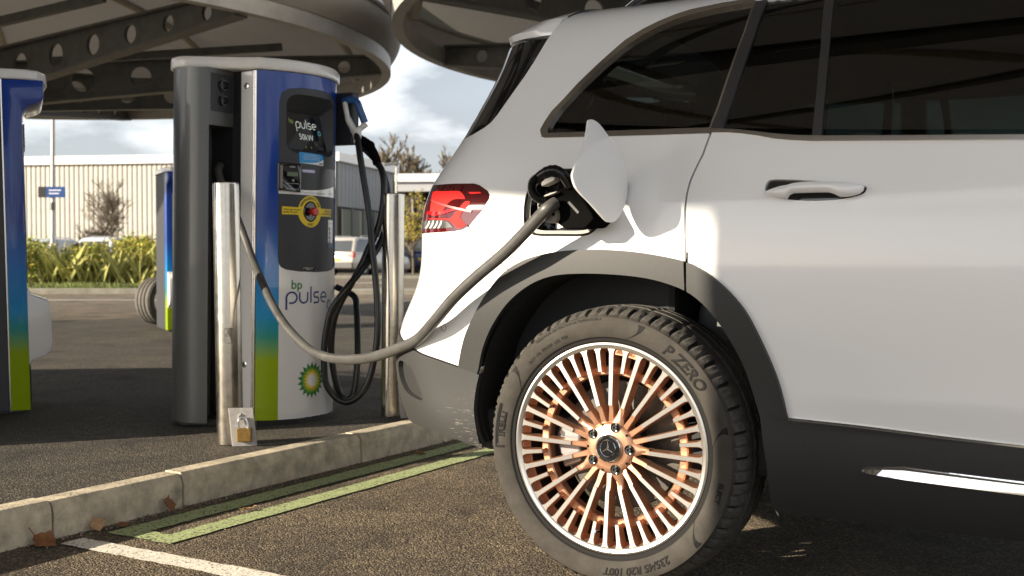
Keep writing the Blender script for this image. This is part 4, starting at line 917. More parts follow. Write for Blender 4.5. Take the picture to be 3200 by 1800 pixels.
b.prism(resample([(1.112, 1.126), (1.206, 1.120), (1.208, 1.244), (1.112, 1.246)], .02), lambda y, z: rd(y, z, -.004), lambda y, z: rd(y, z, .014)); rdr = cput(b.build('card_reader', GLOSSB, bev=.004))
b = MB(); b.prism([(1.119, 1.134), (1.128, 1.134), (1.128, 1.234), (1.119, 1.234)], lambda y, z: rd(y, z, .010), lambda y, z: rd(y, z, .020)); cput(b.build('reader_rail', M('dull_metal', (.22, .20, .18), .4, metal=.8), bev=.002))
cpatch('reader_display', [(1.146, 1.206), (1.190, 1.206), (1.190, 1.188), (1.146, 1.188)], .018, LCD)
ctext('payter', 1.168, 1.226, .009, INKW, .0182); ctext('Contactless Payment Only', 1.168, 1.132, .005, INKW, .0182)
for rr_ in (.0035, .0065, .0095):
    b = MB(); ribbon(b, arc(0, 0, rr_, -45, 45, 8), .0012, lambda x, y: rd(1.164 + x, 1.170 + y, .0155)); cput(b.build('contactless_mark', INKW))
b = MB(); ribbon(b, [(1.142, 1.157), (1.196, 1.157)], .001, lambda x, y: rd(x, y, .0155)); cput(b.build('reader_line', INKW))
# emergency stop
EC = (1.270, 1.040)
ring_o = [(EC[0] + .069 * math.cos(a), EC[1] + .069 * math.sin(a)) for a in np.linspace(0, 2 * math.pi, 60, endpoint=False)]; ring_i = [(EC[0] + .042 * math.cos(a), EC[1] + .045 * math.sin(a)) for a in np.linspace(0, 2 * math.pi, 48, endpoint=False)]
cput(patch('emergency_label', ring_o, -.0014, YEL, None, CM, hole=ring_i))
cpatch('emergency_label', [(1.132, 1.024), (1.206, 1.024), (1.206, 1.056), (1.132, 1.058)], .0015, YEL); cpatch('emergency_label', [(1.334, 1.056), (1.436, 1.056), (1.436, 1.022), (1.334, 1.022)], .0015, YEL)
def cring(s_, r0, ang, sg, size):
    V, Fc = text2d(s_, size, 'CENTER', .0004); vs = []
    for x, y in V:
        r = r0 + y * sg; a = ang - sg * x / r0; vs.append(rd(EC[0] + r * math.cos(a), EC[1] + r * math.sin(a), -.003 + .0022))
    b = MB(); b.add(vs, Fc); cput(b.build('emergency_lettering', INK))
cring('EMERGENCY USE', .0525, R(90), 1, .0165); cring('ONLY', .0625, R(-90), -1, .0165)
for i, s_ in enumerate(("What's big, red and is", 'labelled "try me"?')): ctext(s_, 1.137, 1.043 - .011 * i, .0088, INK, .0022, 'LEFT', .0003)
for i, s_ in enumerate(('...NOT this button!', 'for emergency use only')): ctext(s_, 1.432, 1.042 - .011 * i, .0088, INK, .0022, 'RIGHT', .0003)
b = MB(); n = 40; a_ = [rd(EC[0] + .042 * math.cos(2 * math.pi * i / n), EC[1] + .045 * math.sin(2 * math.pi * i / n), -.0025) for i in range(n)]; c_ = [rd(EC[0] + .034 * math.cos(2 * math.pi * i / n), EC[1] + .036 * math.sin(2 * math.pi * i / n), -.035) for i in range(n)]
a_ = [rd(EC[0] + .0425 * math.cos(2 * math.pi * i / n), EC[1] + .0455 * math.sin(2 * math.pi * i / n), -.0008) for i in range(n)]; c_ = [rd(EC[0] + .037 * math.cos(2 * math.pi * i / n), EC[1] + .040 * math.sin(2 * math.pi * i / n), .0035) for i in range(n)]
b.add(a_ + c_, [(i, (i + 1) % n, n + (i + 1) % n, n + i) for i in range(n)]); b.add([rd(EC[0] + .0365 * math.cos(2 * math.pi * i / n), EC[1] + .0395 * math.sin(2 * math.pi * i / n), -.0006) for i in range(n)], [tuple(range(n))]); cput(b.build('button_bezel', GLOSSB, smooth=50))
p0, n0 = CM(*EC); b = MB(); b.tube([p0 - n0 * .003, p0 + n0 * .014], .011, 20); b.tube([p0 + n0 * .013, p0 + n0 * .016, p0 + n0 * .030, p0 + n0 * .033], [.017, .019, .018, .015], 28); cput(b.build('emergency_button', REDK, smooth=40))
# small instruction label
cpatch('instruction_label', [(1.404, 1.008), (1.462, 1.008), (1.462, .905), (1.404, .905)], .0012, WHITEP); cpatch('instruction_label', [(1.404, .905), (1.462, .905), (1.462, .882), (1.404, .882)], .0012, NAVY)
def cfn(cy, cz, off): return lambda x, y: rd(cy + x, cz + y, off - .003)
cput(pulse_word(cfn(1.417, .990, .0018), .0062).build('label_wordmark', NAVY))
for i in range(4):
    cpatch('label_icon', [(1.412, .975 - .0195 * i), (1.424, .975 - .0195 * i), (1.424, .960 - .0195 * i), (1.412, .960 - .0195 * i)], .0018, NAVY)
    for q in range(3): cpatch('label_line', [(1.430, .973 - .0195 * i - .0045 * q), (1.452 - .003 * q, .973 - .0195 * i - .0045 * q), (1.452 - .003 * q, .9715 - .0195 * i - .0045 * q), (1.430, .9715 - .0195 * i - .0045 * q)], .0018, M('grey_ink', (.3, .33, .45), .5), 0)
cpatch('serial_label', [(1.215, .797), (1.305, .797), (1.318, .782), (1.222, .782)], .0012, GLOSSB); ctext('Serial Number : CM12788', 1.262, .791, .0062, INKW, .0018); ctext('Customer Service', 1.268, .785, .0055, INKW, .0018)
# brand on the white panel
ctext('bp', 1.198, .702, .055, BPG, .0045, bold=.0006)
cput(pulse_word(cfn(1.148, .640, .0045), .047, .17).build('wordmark', NAVY))
b = MB(); ribbon(b, arc(0, 0, .019, 60, 260, 16), .009, cfn(1.413, .628, .0045)); cput(b.build('wordmark_ring', M('ring_blue', (.01, .17, .36), .4)))
b = MB(); ribbon(b, arc(0, 0, .019, 260, 420, 14), .009, cfn(1.413, .628, .0045)); cput(b.build('wordmark_ring', M('ring_green', (.25, .42, .03), .4)))
for i, (ro, ri, ph, c_) in enumerate(((.081, .060, 0, (.008, .19, .05)), (.066, .047, .5, (.17, .36, .02)), (.052, .035, 0, (.85, .62, .01)), (.037, .023, .5, (.86, .86, .82)))):
    P = []
    for k in range(36):
        r_ = ro if k % 2 == 0 else ri; a = math.pi * 2 * (k / 36 + (ph / 18)) + math.pi / 2; P.append((1.284 + r_ * math.cos(a), .298 + r_ * math.sin(a)))
    cput(patch('sunflower_emblem', P, .0012 + .0006 * i, M('emblem_%d' % i, c_, .35, coat=.5), None, CM, step=.02))
# cap and base
capP = mir([(XK + RK * math.cos(math.asin((y - YK) / RK)) + .012, y - (.012 if y < 1.06 else 0)) for y in (1.30, 1.25, 1.20, 1.15, 1.10, 1.07, 1.048)] + [(-2.20, 1.026), (-2.25, 1.005), (-2.33, .955), (-2.40, .905), (-2.44, .878), (-2.48, .872), (-2.53, .886), (-2.575, .923), (-2.605, .97), (-2.625, 1.04), (-2.64, 1.15), (-2.645, 1.25)])
capP = [p for i, p in enumerate(capP)]
b = MB(); b.prism(capP, lambda x, y: (x, y, z_(1.637)), lambda x, y: (x, y, z_(1.688))); cput(b.build('top_cap', CAPW, bev=.009, seg=3, smooth=40))
b = MB(); b.prism([((x + 2.33) * .96 - 2.33, (y - YK) * .95 + YK) for x, y in capP], lambda x, y: (x, y, z_(.112)), lambda x, y: (x, y, z_(.137))); cput(b.build('base_plinth', INK))
# holstered connectors on the far side
HB = M('blue_handle', (.010, .085, .26), .35, coat=.3); HW = M('white_handle', (.74, .72, .69), .35)
sh = lambda P, dy=0.: [(x, y + dy, z - KT) for x, y, z in P]
b = MB(); b.box((-2.22, 1.55, z_(1.36)), (-2.075, 1.60, z_(1.60))); cput(b.build('holster', DKP, bev=.008))
b = MB(); b.tube(crom(sh([(-2.11, 1.53, 1.552), (-2.085, 1.532, 1.560), (-2.062, 1.54, 1.558), (-2.044, 1.545, 1.546), (-2.033, 1.55, 1.515), (-2.014, 1.562, 1.458)]), 5), .0165, 14); hb = cput(b.build('connector_grip', HB, smooth=60))
b = MB(); b.tube(crom(sh([(-2.098, 1.522, 1.548), (-2.088, 1.52, 1.512), (-2.080, 1.525, 1.472), (-2.060, 1.536, 1.430), (-2.046, 1.542, 1.408)]), 5), [.012] * 10 + [.015] * 6 + [.019] * 5, 14); cput(b.build('connector_frame', HW, smooth=60))
b = MB(); b.tube(sh([(-2.008, 1.565, 1.452), (-2.030, 1.555, 1.432), (-2.050, 1.542, 1.412)]), [.015, .013, .017], 12); cput(b.build('connector_foot', HW, smooth=60))
b = MB(); b.tube(sh([(-2.102, 1.545, 1.50), (-2.085, 1.548, 1.45), (-2.055, 1.552, 1.405)]), [.012, .02, .016], 12); cput(b.build('connector_shell', HB, smooth=60))
b = MB(); b.tube(sh([(-2.044, 1.540, 1.420), (-2.036, 1.535, 1.398), (-2.030, 1.530, 1.382)]), [.0225, .021, .018], 16); cput(b.build('connector_collar', HW, smooth=40))
b = MB(); b.tube(sh([(-2.027, 1.522, 1.372), (-2.0225, 1.520, 1.362)]), .0162, 16); cput(b.build('cable_tag', HW, smooth=40))
b = MB(); b.tube(crom(sh([(-2.115, 1.575, 1.430), (-2.06, 1.590, 1.386), (-2.022, 1.596, 1.362), (-2.003, 1.600, 1.340), (-1.985, 1.604, 1.306), (-1.968, 1.600, 1.272)]), 4), [.02] * 5 + [.022] * 4 + [.026, .026, .024, .020] + [.0205] * 8, 14); cput(b.build('connector_boot', BLKP, smooth=50))
cB = [(-2.035, 1.53, 1.402), (-2.012, 1.515, 1.355), (-1.991, 1.503, 1.294), (-1.965, 1.497, 1.193), (-1.94, 1.493, 1.093), (-1.918, 1.488, .993), (-1.897, 1.475, .885), (-1.872, 1.466, .775), (-1.855, 1.463, .638), (-1.848, 1.457, .501), (-1.855, 1.445, .392), (-1.872, 1.428, .296), (-1.909, 1.403, .227), (-1.956, 1.374, .200), (-2.005, 1.350, .228), (-2.032, 1.330, .283), (-2.040, 1.325, .365), (-2.040, 1.325, .447), (-2.030, 1.330, .53), (-2.010, 1.34, .612), (-1.965, 1.37, .694), (-1.930, 1.45, .79), (-1.912, 1.54, .89), (-1.905, 1.59, 1.0), (-1.915, 1.615, 1.12), (-1.95, 1.625, 1.22), (-2.0, 1.63, 1.29), (-2.08, 1.62, 1.36)]
cA = [(-1.964, 1.598, 1.268), (-1.937, 1.585, 1.250), (-1.918, 1.577, 1.216), (-1.906, 1.569, 1.165), (-1.901, 1.558, 1.095), (-1.905, 1.545, 1.019), (-1.917, 1.528, .950), (-1.938, 1.504, .885), (-1.955, 1.480, .816), (-1.990, 1.450, .726), (-2.025, 1.42, .643), (-2.042, 1.400, .58), (-2.052, 1.392, .511), (-2.055, 1.390, .427), (-2.05, 1.395, .357), (-2.04, 1.405, .286), (-2.03, 1.425, .226), (-2.01, 1.452, .200), (-1.995, 1.475, .225), (-1.993, 1.493, .297), (-2.003, 1.515, .408), (-2.03, 1.545, .52), (-2.06, 1.575, .604), (-2.10, 1.605, .66), (-2.2, 1.60, .70)]
b = MB(); b.tube(crom(sh(cB), 6), .0150, 14); cput(b.build('hanging_cable', CABB, smooth=60))
b = MB(); b.tube(crom(sh(cA), 6), .0150, 14); cput(b.build('hanging_cable', CABB, smooth=60))
ch.rotation_euler = (R(-.35), R(.75), 0)

# ---------------------------------------------------------------- other chargers (profile with hood and white bulge)
GRADS = gradmat('side_gradient', .3)
def charger_b(name, loc, label, lean, rz=0.):
    r = empty(name, (loc[0], loc[1], KT), label=label, cat='charger', group='chargers with hooded screens')
    D = .62; Wd = .52
    P = [(0, .012), (0, .225), (.012, .245), (.07, .262), (.095, .285), (.102, .33), (.098, .47), (.088, .52), (.045, .535), (.015, .548), (0, .58)]
    P2 = [(0, 1.36), (.004, 1.395), (.02, 1.420), (.055, 1.432), (.085, 1.445), (.095, 1.468), (.095, 1.54)]
    full = P + P2 + [(-.085, 1.54), (-.085, .012)]
    b = MB(); b.prism(full, lambda x, z: (x, 0, z), lambda x, z: (x, .045, z))
    # split colours: side cheek strip blue, bulge white
    b = MB(); b.prism([(-.085, .012), (0, .012), (0, .58), (0, 1.36)] + P2[1:] + [(-.085, 1.54)], lambda x, z: (x, 0, z), lambda x, z: (x, Wd, z)); b.build('gradient_cheek', GRADS, r, bev=.004, smooth=40)
    b = MB(); b.prism([(-.01, .225)] + P[1:] + [(-.01, .58)], lambda x, z: (x + .001, .004, z), lambda x, z: (x + .001, Wd - .004, z)); b.build('white_bulge', WHITEP, r, bev=.006, seg=3, smooth=50)
    b = MB(); b.box((-D, .01, .012), (-.0875, Wd - .01, 1.54)); b.build('side_panel', DKP, r, bev=.004)
    b = MB(); b.box((-.0885, -.003, .012), (-.083, 0.002, 1.54)); b.build('silver_strip', SILV, r)
    b = MB(); b.box((-.004, .05, .60), (.004, Wd - .05, 1.34)); b.build('black_panel', GLOSSB, r, bev=.003)
    for i in range(7):
        z = 1.345 - .016 * i; b = MB(); b.box((.0035, .08, z - .006), (.010, Wd - .08, z)); b.build('vent_slat', INK, r)
    b = MB(); b.box((-.002, .05, .045), (.006, Wd - .05, .215)); b.build('lower_grille', M('grille_mesh', (.02, .02, .02), .6, bump=(160, 1., .01)), r, bev=.012, seg=3)
    cp = [(-D - .01, 0), (-.10, -.012), (.02, -.008), (.075, .03), (.108, .12), (.116, Wd / 2), (.108, Wd - .12), (.075, Wd - .03), (.02, Wd + .008), (-.10, Wd + .012), (-D - .01, Wd)]
    b = MB(); b.prism(cp, lambda x, y: (x, y, 1.541), lambda x, y: (x, y, 1.588)); b.build('top_cap', CAPW, r, bev=.008, seg=3)
    b = MB(); b.box((-D + .02, .02, 0), (-.03, Wd - .02, .012)); b.build('base_plinth', INK, r)
    r.rotation_euler = (0, R(lean), R(rz))
    return r
charger_b('ev_charger', (-3.372, .822, 0), 'dark charger seen edge-on with blue to green strip, hood and white bulge', -1.0, 54)
fx, fy = bearing(-3.33, 11.05)
charger_b('ev_charger', (fx, fy, 0), 'distant charger with a tyre standing behind it, half hidden by the tall charger', 0., -32)
charger_b('ev_charger', (-3.30, -.62, 0), 'unseen hooded charger added to shade the foot of the tall charger', 0., 40)  # added outside the view; its shadow darkens the tall charger's lower housing
# ---------------------------------------------------------------- bollards
SSB = M('bollard_steel', (.60, .55, .47), .21, metal=1, var=(26, .14, 8), rvar=.09); BRASS = M('padlock_brass', (.30, .185, .055), .42, metal=.8, var=(120, .3)); PLATE = M('grey_plate', (.33, .315, .30), .5, metal=.3, var=(50, .25), bump=(90, .2)); STC = M('clear_sticker', (.20, .185, .16), .4)
def bollard(loc, label, lean, po):
    r = empty('bollard', (loc[0], loc[1], KT), label=label, cat='bollard', group='steel bollards guarding the charger')
    b = MB(); b.lathe([(0, 1.012), (.045, 1.012), (.0495, 1.008), (.0505, 1.0), (.0505, 0), (.0, 0)], 64); b.build('post', SSB, r, smooth=35)
    # hinged lock plate leaning at the foot, facing +x and -y
    nx = Vector((.60, -.80, .0)).normalized(); rx = Vector((.80, .60, 0)); up = Vector((0, 0, 1)) - rx * .10 + nx * -.06
    c = Vector((0, 0, .070)) + rx * po + nx * .058
    b = MB(); b.obox(c, (rx, nx, up), (.047, .0035, .074)); pl_ = b.build('lock_plate', PLATE, r, bev=.002)
    def at(u, w, o=0.): return c + rx * u + up.normalized() * w + nx * o
    b = MB(); b.tube([at(-.010, .032, .004), at(-.010, .044, .005), at(.0, .050, .0055)], .004, 8); b.tube([at(.012, .010, .004), at(.012, .040, .012)], .0045, 8); b.build('hasp', PLATE, pl_)
    b = MB(); b.obox(at(.004, -.028, .018), (rx, nx, Vector((0, 0, 1))), (.027, .010, .026)); b.build('padlock_body', BRASS, pl_, bev=.003, seg=2)
    sh_ = [at(.004 + .017 * math.cos(R(a)), .018 + (.022 * math.sin(R(a))), .018) for a in range(0, 181, 15)]
    sh_ = [at(.021, -.010, .018)] + sh_ + [at(-.013, -.010, .018)]
    b = MB(); b.tube(sh_, .0038, 10); b.build('shackle', BRIGHT, pl_, smooth=60)
    r.rotation_euler = lean
    return r
b1 = bollard((-1.945, .655), 'brushed steel bollard with padlocked plate in front of the charger door', (R(.3), R(-.5), 0), .056)
b2 = bollard((-1.868, 1.600), 'brushed steel bollard with padlocked plate beside the white car bumper', (0, R(.6), 0), .078)
def bolf(b0, ang0): 
    def f(x, y): a = ang0 + x / .0512; return (.0512 * math.cos(a), .0512 * math.sin(a), .42 + y)
    return f
f_ = bolf(None, R(-47)); b = MB(); P = resample([(-.016, -.03), (.018, -.03), (.018, .032), (-.016, .032)], .006); b.add([f_(*p) for p in P], [tuple(range(len(P)))]); b.build('warning_sticker', STC, b1)
f2 = lambda x, y: tuple(1.006 * q if i < 2 else q for i, q in enumerate(f_(x, y)))
b = MB(); ribbon(b, [(-.010, .0), (.010, .0), (0, .020), (-.0105, -.001)], .0025, f2); ribbon(b, [(0, .003), (0, .013)], .002, f2); b.build('warning_mark', INK, b1)
b1['label'] = 'brushed steel bollard with warning sticker and padlocked plate in front of the charger door'

# ---------------------------------------------------------------- round canopies
GALV = M('galvanised_steel', (.15, .155, .152), .5, metal=.5, var=(6, .25, 8), bump=(30, .1)); FAB = M('canopy_fabric', (.38, .355, .32), .75, var=(2.5, .08)); RINGM = M('canopy_ring_steel', (.42, .41, .39), .5, metal=.4, var=(5, .15)); OUTF = M('canopy_outer_fabric', (.80, .78, .74), .6)
def translucent(m, fac):
    t = m.node_tree; k = t.links.new; bs = t.nodes['Principled BSDF']; o = [n for n in t.nodes if n.type == 'OUTPUT_MATERIAL'][0]; tr = t.nodes.new('ShaderNodeBsdfTranslucent'); tr.inputs['Color'].default_value = (.86, .83, .77, 1); mx = t.nodes.new('ShaderNodeMixShader'); mx.inputs['Fac'].default_value = fac
    k(bs.outputs[0], mx.inputs[1]); k(tr.outputs[0], mx.inputs[2]); k(mx.outputs[0], o.inputs['Surface'])
translucent(FAB, .04)
FABT = M('rib_fabric', (.45, .41, .35), .7)
def canopy(cx, cy, z0, rot, label, NB=9, RAD=5.5, colpos=None):
    r = empty('round_canopy', (cx, cy, 0), rot, label=label, cat='canopy', group='round fabric canopies')
    n = 120
    b = MB(); b.lathe([(RAD - .06, z0 - .14), (RAD + .06, z0 - .14), (RAD + .06, z0 + .06), (RAD - .06, z0 + .06), (RAD - .06, z0 - .14)], n); b.build('ring_beam', RINGM, r, smooth=30)
    prof = [(RAD + .07, z0 + .03), (RAD + .17, z0 + .20), (RAD + .19, z0 + .40), (RAD + .10, z0 + .60), (RAD - .35, z0 + .85), (RAD - 1.4, z0 + 1.15), (RAD - 3.2, z0 + 1.42), (.25, z0 + 1.62)]
    b = MB(); b.lathe([(a, h) for a, h in crom(prof, 3)], n); b.build('fabric_roof', FAB, r, smooth=60)
    b = MB(); b.tube([((RAD + .20) * math.cos(R(3 * i)), (RAD + .20) * math.sin(R(3 * i)), z0 + .40) for i in range(120)], .035, 8, closed=True); b.build('edge_tube', RINGM, r, smooth=60)
    # one perforated radial beam, shared by all
    r0, r1 = .35, RAD - .06
    top = lambda q: z0 - .10 + .16 * (q - r0) / (r1 - r0); bot = lambda q: z0 - .66 + .52 * ((q - r0) / (r1 - r0)) ** .9
    out_ = [(q, bot(q)) for q in np.linspace(r0, r1, 16)] + [(r1, top(r1)), (r0, top(r0))]
    holes = []; q = .95
    while q < r1 - .35:
        h = top(q) - bot(q); rr_ = .33 * h; holes.append([(q + rr_ * math.cos(a), (top(q) + bot(q)) / 2 + rr_ * math.sin(a)) for a in np.linspace(0, 2 * math.pi, 24, endpoint=False)]); q += rr_ * 2 + .42
    v, t = cdt([out_] + holes, []); ok = [f for f in t if inpoly(*(sum(v[i][k] for i in f) / 3 for k in (0, 1)), out_) and not any(inpoly(*(sum(v[i][k] for i in f) / 3 for k in (0, 1)), h_) for h_ in holes)]
    b = MB(); b.add([(x, -.02, z) for x, z in v], ok); b.add([(x, .02, z) for x, z in v], ok)
    for h_ in holes + [out_]:
        m = len(h_); b.add([(x, -.02, z) for x, z in h_] + [(x, .02, z) for x, z in h_], [(i, (i + 1) % m, m + (i + 1) % m, m + i) for i in range(m)])
    for fn_ in (top, bot):
        qs = np.linspace(r0, r1, 12); sg = .015 if fn_ is top else -.015
        P = [(q, fn_(q) + sg) for q in qs]
        for (xa, za), (xb, zb) in zip(P[:-1], P[1:]): b.bar((xa, 0, za), (xb, 0, zb), .17, .024)
    bm_ = b.build('perforated_beam', GALV, r); 
    bb = MB(); a0 = crom([(1.2, z0 + 1.50), (3.0, z0 + 1.30), (4.4, z0 + 1.0), (5.15, z0 + .55), (5.35, z0 + .03)], 5); bb.tube([(q[0], 0, q[1]) for q in a0], .055, 8); rb = bb.build('arched_rib', FABT, r, smooth=60)
    st = MB(); st.bar((2.3, 0, bot(2.3) + .15), (3.7, 2.2, z0 + .05), .07, .09); sto = st.build('strut', GALV, r)
    for i in range(NB):
        a = 2 * math.pi * i / NB
        if i: inst(bm_, 'perforated_beam', r, rot=(0, 0, a)); inst(rb, 'arched_rib', r, rot=(0, 0, a + math.pi / NB)); inst(sto, 'strut', r, rot=(0, 0, a))
        else: rb.rotation_euler = (0, 0, math.pi / NB)
    b = MB(); b.lathe([(.36, z0 - .75), (.36, z0 + .1), (.2, z0 + .3), (.2, z0 + 1.65), (0, z0 + 1.65)], 32); b.build('hub_collar', GALV, r, smooth=35)
    c0 = (0, 0) if colpos is None else colpos
    b = MB(); b.lathe([(.22, .0), (.22, .03), (.15, .03), (.13, z0 - .7)], 32, (c0[0], c0[1], 0)); b.build('column', GALV, r, smooth=35)
    return r
ZR = 3.34
x, y = bearing(-7.1, 14.35); canopy(x, y, ZR, YAW + R(5), 'round fabric canopy whose ring ends above the tall charger')
x, y = bearing(4.3, 12.3); canopy(x, y, ZR, YAW + R(160), 'round fabric canopy rising behind the roof of the white car')
x, y = bearing(-3.3, 3.55); canopy(x, y, 3.68, YAW + R(12), 'round fabric canopy added out of view overhead to shade the white car', colpos=(-.955, .882))  # third canopy added out of view; its rim shades the upper car
b = MB(); a = bearing(-1.52, 14.9); c = bearing(-1.26, 12.55); b.tube([(a[0], a[1], ZR + .40), ((a[0] + c[0]) / 2, (a[1] + c[1]) / 2, ZR + .34), (c[0], c[1], ZR + .40)], .012, 6)
tag(b.build('canopy_wire', TRIM), 'thin wire linking two round canopies against the sky', 'wire')

# tall board added on the island, out of view on the left, to shade the front of the car
tt = empty('shade_board', (-2.10, -4.02, KT), 0, label='tall plain blue board added out of view to shade the front of the car', cat='shade board')
b = MB(); b.box((-.05, -.80, .05), (.05, .80, 2.55)); b.build('board', GRADS, tt, bev=.02); b = MB(); b.box((-.14, -.85, 0), (.14, .85, .05)); b.build('base_plate', GALV, tt, bev=.01)

# ---------------------------------------------------------------- beyond: verge, hedge, buildings, trees, cars
VERGE = M('verge_grass', (.10, .115, .035), .9, var=(2.2, .5), bump=(30, .8, .03)); CONC2 = M('old_kerb', (.20, .185, .15), .9, var=(3, .3))
def bpoly_obj(name, pts, z0, z1, mat, kind='structure'):
    P = [bearing(*p) for p in pts]; b = MB(); b.prism(P, lambda x, y: (x, y, z0), lambda x, y: (x, y, z1)); return tag(b.build(name, mat, bev=.01), kind=kind)
bpoly_obj('verge_kerb', [(-30, 25.6), (-6.6, 25.6), (-6.6, 25.9), (-30, 25.9)], -.05, .12, CONC2)
bpoly_obj('grass_verge', [(-30, 25.91), (-6.6, 25.91), (-6.6, 29.5), (-30, 29.5)], -.05, .10, VERGE)
bpoly_obj('traffic_island', [(-5.6, 25.2), (3, 25.2), (3, 26.4), (-5.6, 26.4)], -.05, .10, CONC2)
bpoly_obj('far_pavement', [(-7, 43.5), (14, 43.5), (14, 44.5), (-7, 44.5)], -.05, .10, CONC2)
for k, (pts) in enumerate(([(-14, 21.95), (-5.2, 21.95), (-5.2, 22.1), (-14, 22.1)], [(-4.4, 21.4), (-3.2, 21.4), (-3.2, 21.55), (-4.4, 21.55)], [(-2.4, 21.4), (-1.2, 21.4), (-1.2, 21.55), (-2.4, 21.55)], [(-5.2, 36), (-3.4, 36), (-3.4, 36.4), (-5.2, 36.4)], [(-3.3, 12.0), (-1.0, 12.05), (-1.0, 12.15), (-3.3, 12.1)])):
    P = [bearing(*p) for p in pts]; z = .004; b = MB(); b.add([(x, y, z + .0001 * k) for x, y in P], [(0, 1, 2, 3)]); tag(b.build('road_line', WHITE_P), kind='structure')
def tufts(b, x, y, z, h, s, n, r, bend=.5):
    for _ in range(n):
        a = r.uniform(0, 6.28); d = r.uniform(0, s); px, py = x + d * math.cos(a), y + d * math.sin(a); hh = h * r.uniform(.5, 1.1); a2 = r.uniform(0, 6.28); l = hh * bend * r.uniform(.2, 1.2); w = hh * .010 + .0045
        c, s_ = math.cos(a2), math.sin(a2)
        b.add([(px - s_ * w, py + c * w, z), (px + s_ * w, py - c * w, z), (px + c * l * .4, py + s_ * l * .4, z + hh * .6), (px + c * l, py + s_ * l, z + hh)], [(0, 1, 2), (0, 2, 3)])
GRS = M('verge_blades', (.16, .19, .05), .8, var=(1.5, .45)); r = random.Random(9); b = MB()
for i in range(1500):
    X = r.uniform(-14.5, -6.7); Y = r.uniform(25.95, 28.6); x, y = bearing(X, Y); tufts(b, x, y, .10, .16, .10, 4, r)
tag(b.build('verge_grass', GRS), 'rough grass on the verge below the hedge', 'grass', kind='stuff')
b = MB(); r = random.Random(31)
for i in range(420):
    X = r.uniform(-15.5, -7.0); x, y = bearing(X, r.uniform(27.1, 28.2)); tufts(b, x, y, .10, r.uniform(.45, 1.15), .25, 6, r, .7)
tag(b.build('tall_grass', M('straw_grass', (.28, .27, .075), .8, var=(1.1, .45))), 'tall straw-coloured grass growing up through the hedge', 'grass', kind='stuff')
def leafmat(name, c, v): 
    m = M(name, c, .6, var=(1.7, v)); m.node_tree.nodes['Principled BSDF'].inputs['Subsurface Weight'].default_value = 0; return m
LEAFA = leafmat('hedge_leaf_green', (.24, .27, .035), .45); LEAFB = leafmat('hedge_leaf_yellow', (.50, .40, .06), .4); TWIG = M('twig_brown', (.11, .085, .055), .85, var=(12, .3)); BARK = M('bark_grey', (.13, .105, .075), .9, var=(8, .35), bump=(25, .5))
def shrub(X, Y, w, h, seed, label, yellow=.35):
    x0, y0 = bearing(X, Y); s_ = empty('hedge_shrub', (x0, y0, .10), label=label, cat='shrub', group='shrubs of the hedge on the verge'); r = random.Random(seed)
    lobes = [(r.uniform(-.42, .42) * w, r.uniform(-.3, .3) * w * .6, r.uniform(.25, .72) * h, r.uniform(.24, .42) * h) for _ in range(13)]
    for mt, nm, fr in ((LEAFA, 'foliage', 1 - yellow), (LEAFB, 'yellow_foliage', yellow)):
        b = MB()
        for i in range(int(4200 * fr)):
            lx, ly, lz, lr = r.choice(lobes); d = lr * r.uniform(.55, 1.12); th = r.uniform(0, 6.28); ph = math.acos(r.uniform(-.6, 1)); p = Vector((lx + d * math.sin(ph) * math.cos(th), ly + d * math.sin(ph) * math.sin(th), lz + d * math.cos(ph)))
            if p.z < .02: continue
            if nm != 'foliage' and p.z < .45 * h and r.random() < .6: continue
            s = r.uniform(.022, .05); u = Vector((r.gauss(0, 1), r.gauss(0, 1), r.gauss(0, .7))).normalized(); q = u.orthogonal().normalized() * s * .55
            b.add([p - u * s, p + q, p + u * s, p - q], [(0, 1, 2, 3)])
        b.build(nm, mt, s_)
    b = MB()
    for i in range(46):
        a = r.uniform(0, 6.28); bx, by = r.uniform(-.35, .35) * w, r.uniform(-.2, .2) * w; ex, ey, ez = bx + r.uniform(-.25, .25), by + r.uniform(-.2, .2), h * r.uniform(.6, 1.15)
        b.tube([(bx, by, 0), ((bx + ex) / 2 + r.uniform(-.05, .05), (by + ey) / 2, ez * .55), (ex, ey, ez)], [.012, .008, .003], 4, cap=False)
    b.build('stems', TWIG, s_)
SHL = ['low green hedge shrub behind the edge-on charger', 'broad green hedge shrub under the lamp post with the sign', 'grassy green hedge shrub in front of the white car roofs', 'rough green hedge shrub next to the yellowing ones, over the verge', 'yellowing hedge shrub below the small leafless tree', 'tall yellowing hedge shrub beside the loose tyre', 'leafy hedge shrub behind the distant charger']
for i, (X, w, h, yl_) in enumerate(((-15.2, 2.0, 1.25, .25), (-13.6, 1.9, 1.25, .3), (-12.1, 1.9, 1.2, .3), (-10.7, 1.8, 1.16, .28), (-9.45, 1.8, 1.25, .45), (-8.2, 1.9, 1.36, .38), (-6.9, 1.6, 1.3, .3))):
    shrub(X, 27.9 + .25 * math.sin(i * 2), w, h, 20 + i, SHL[i], yl_)

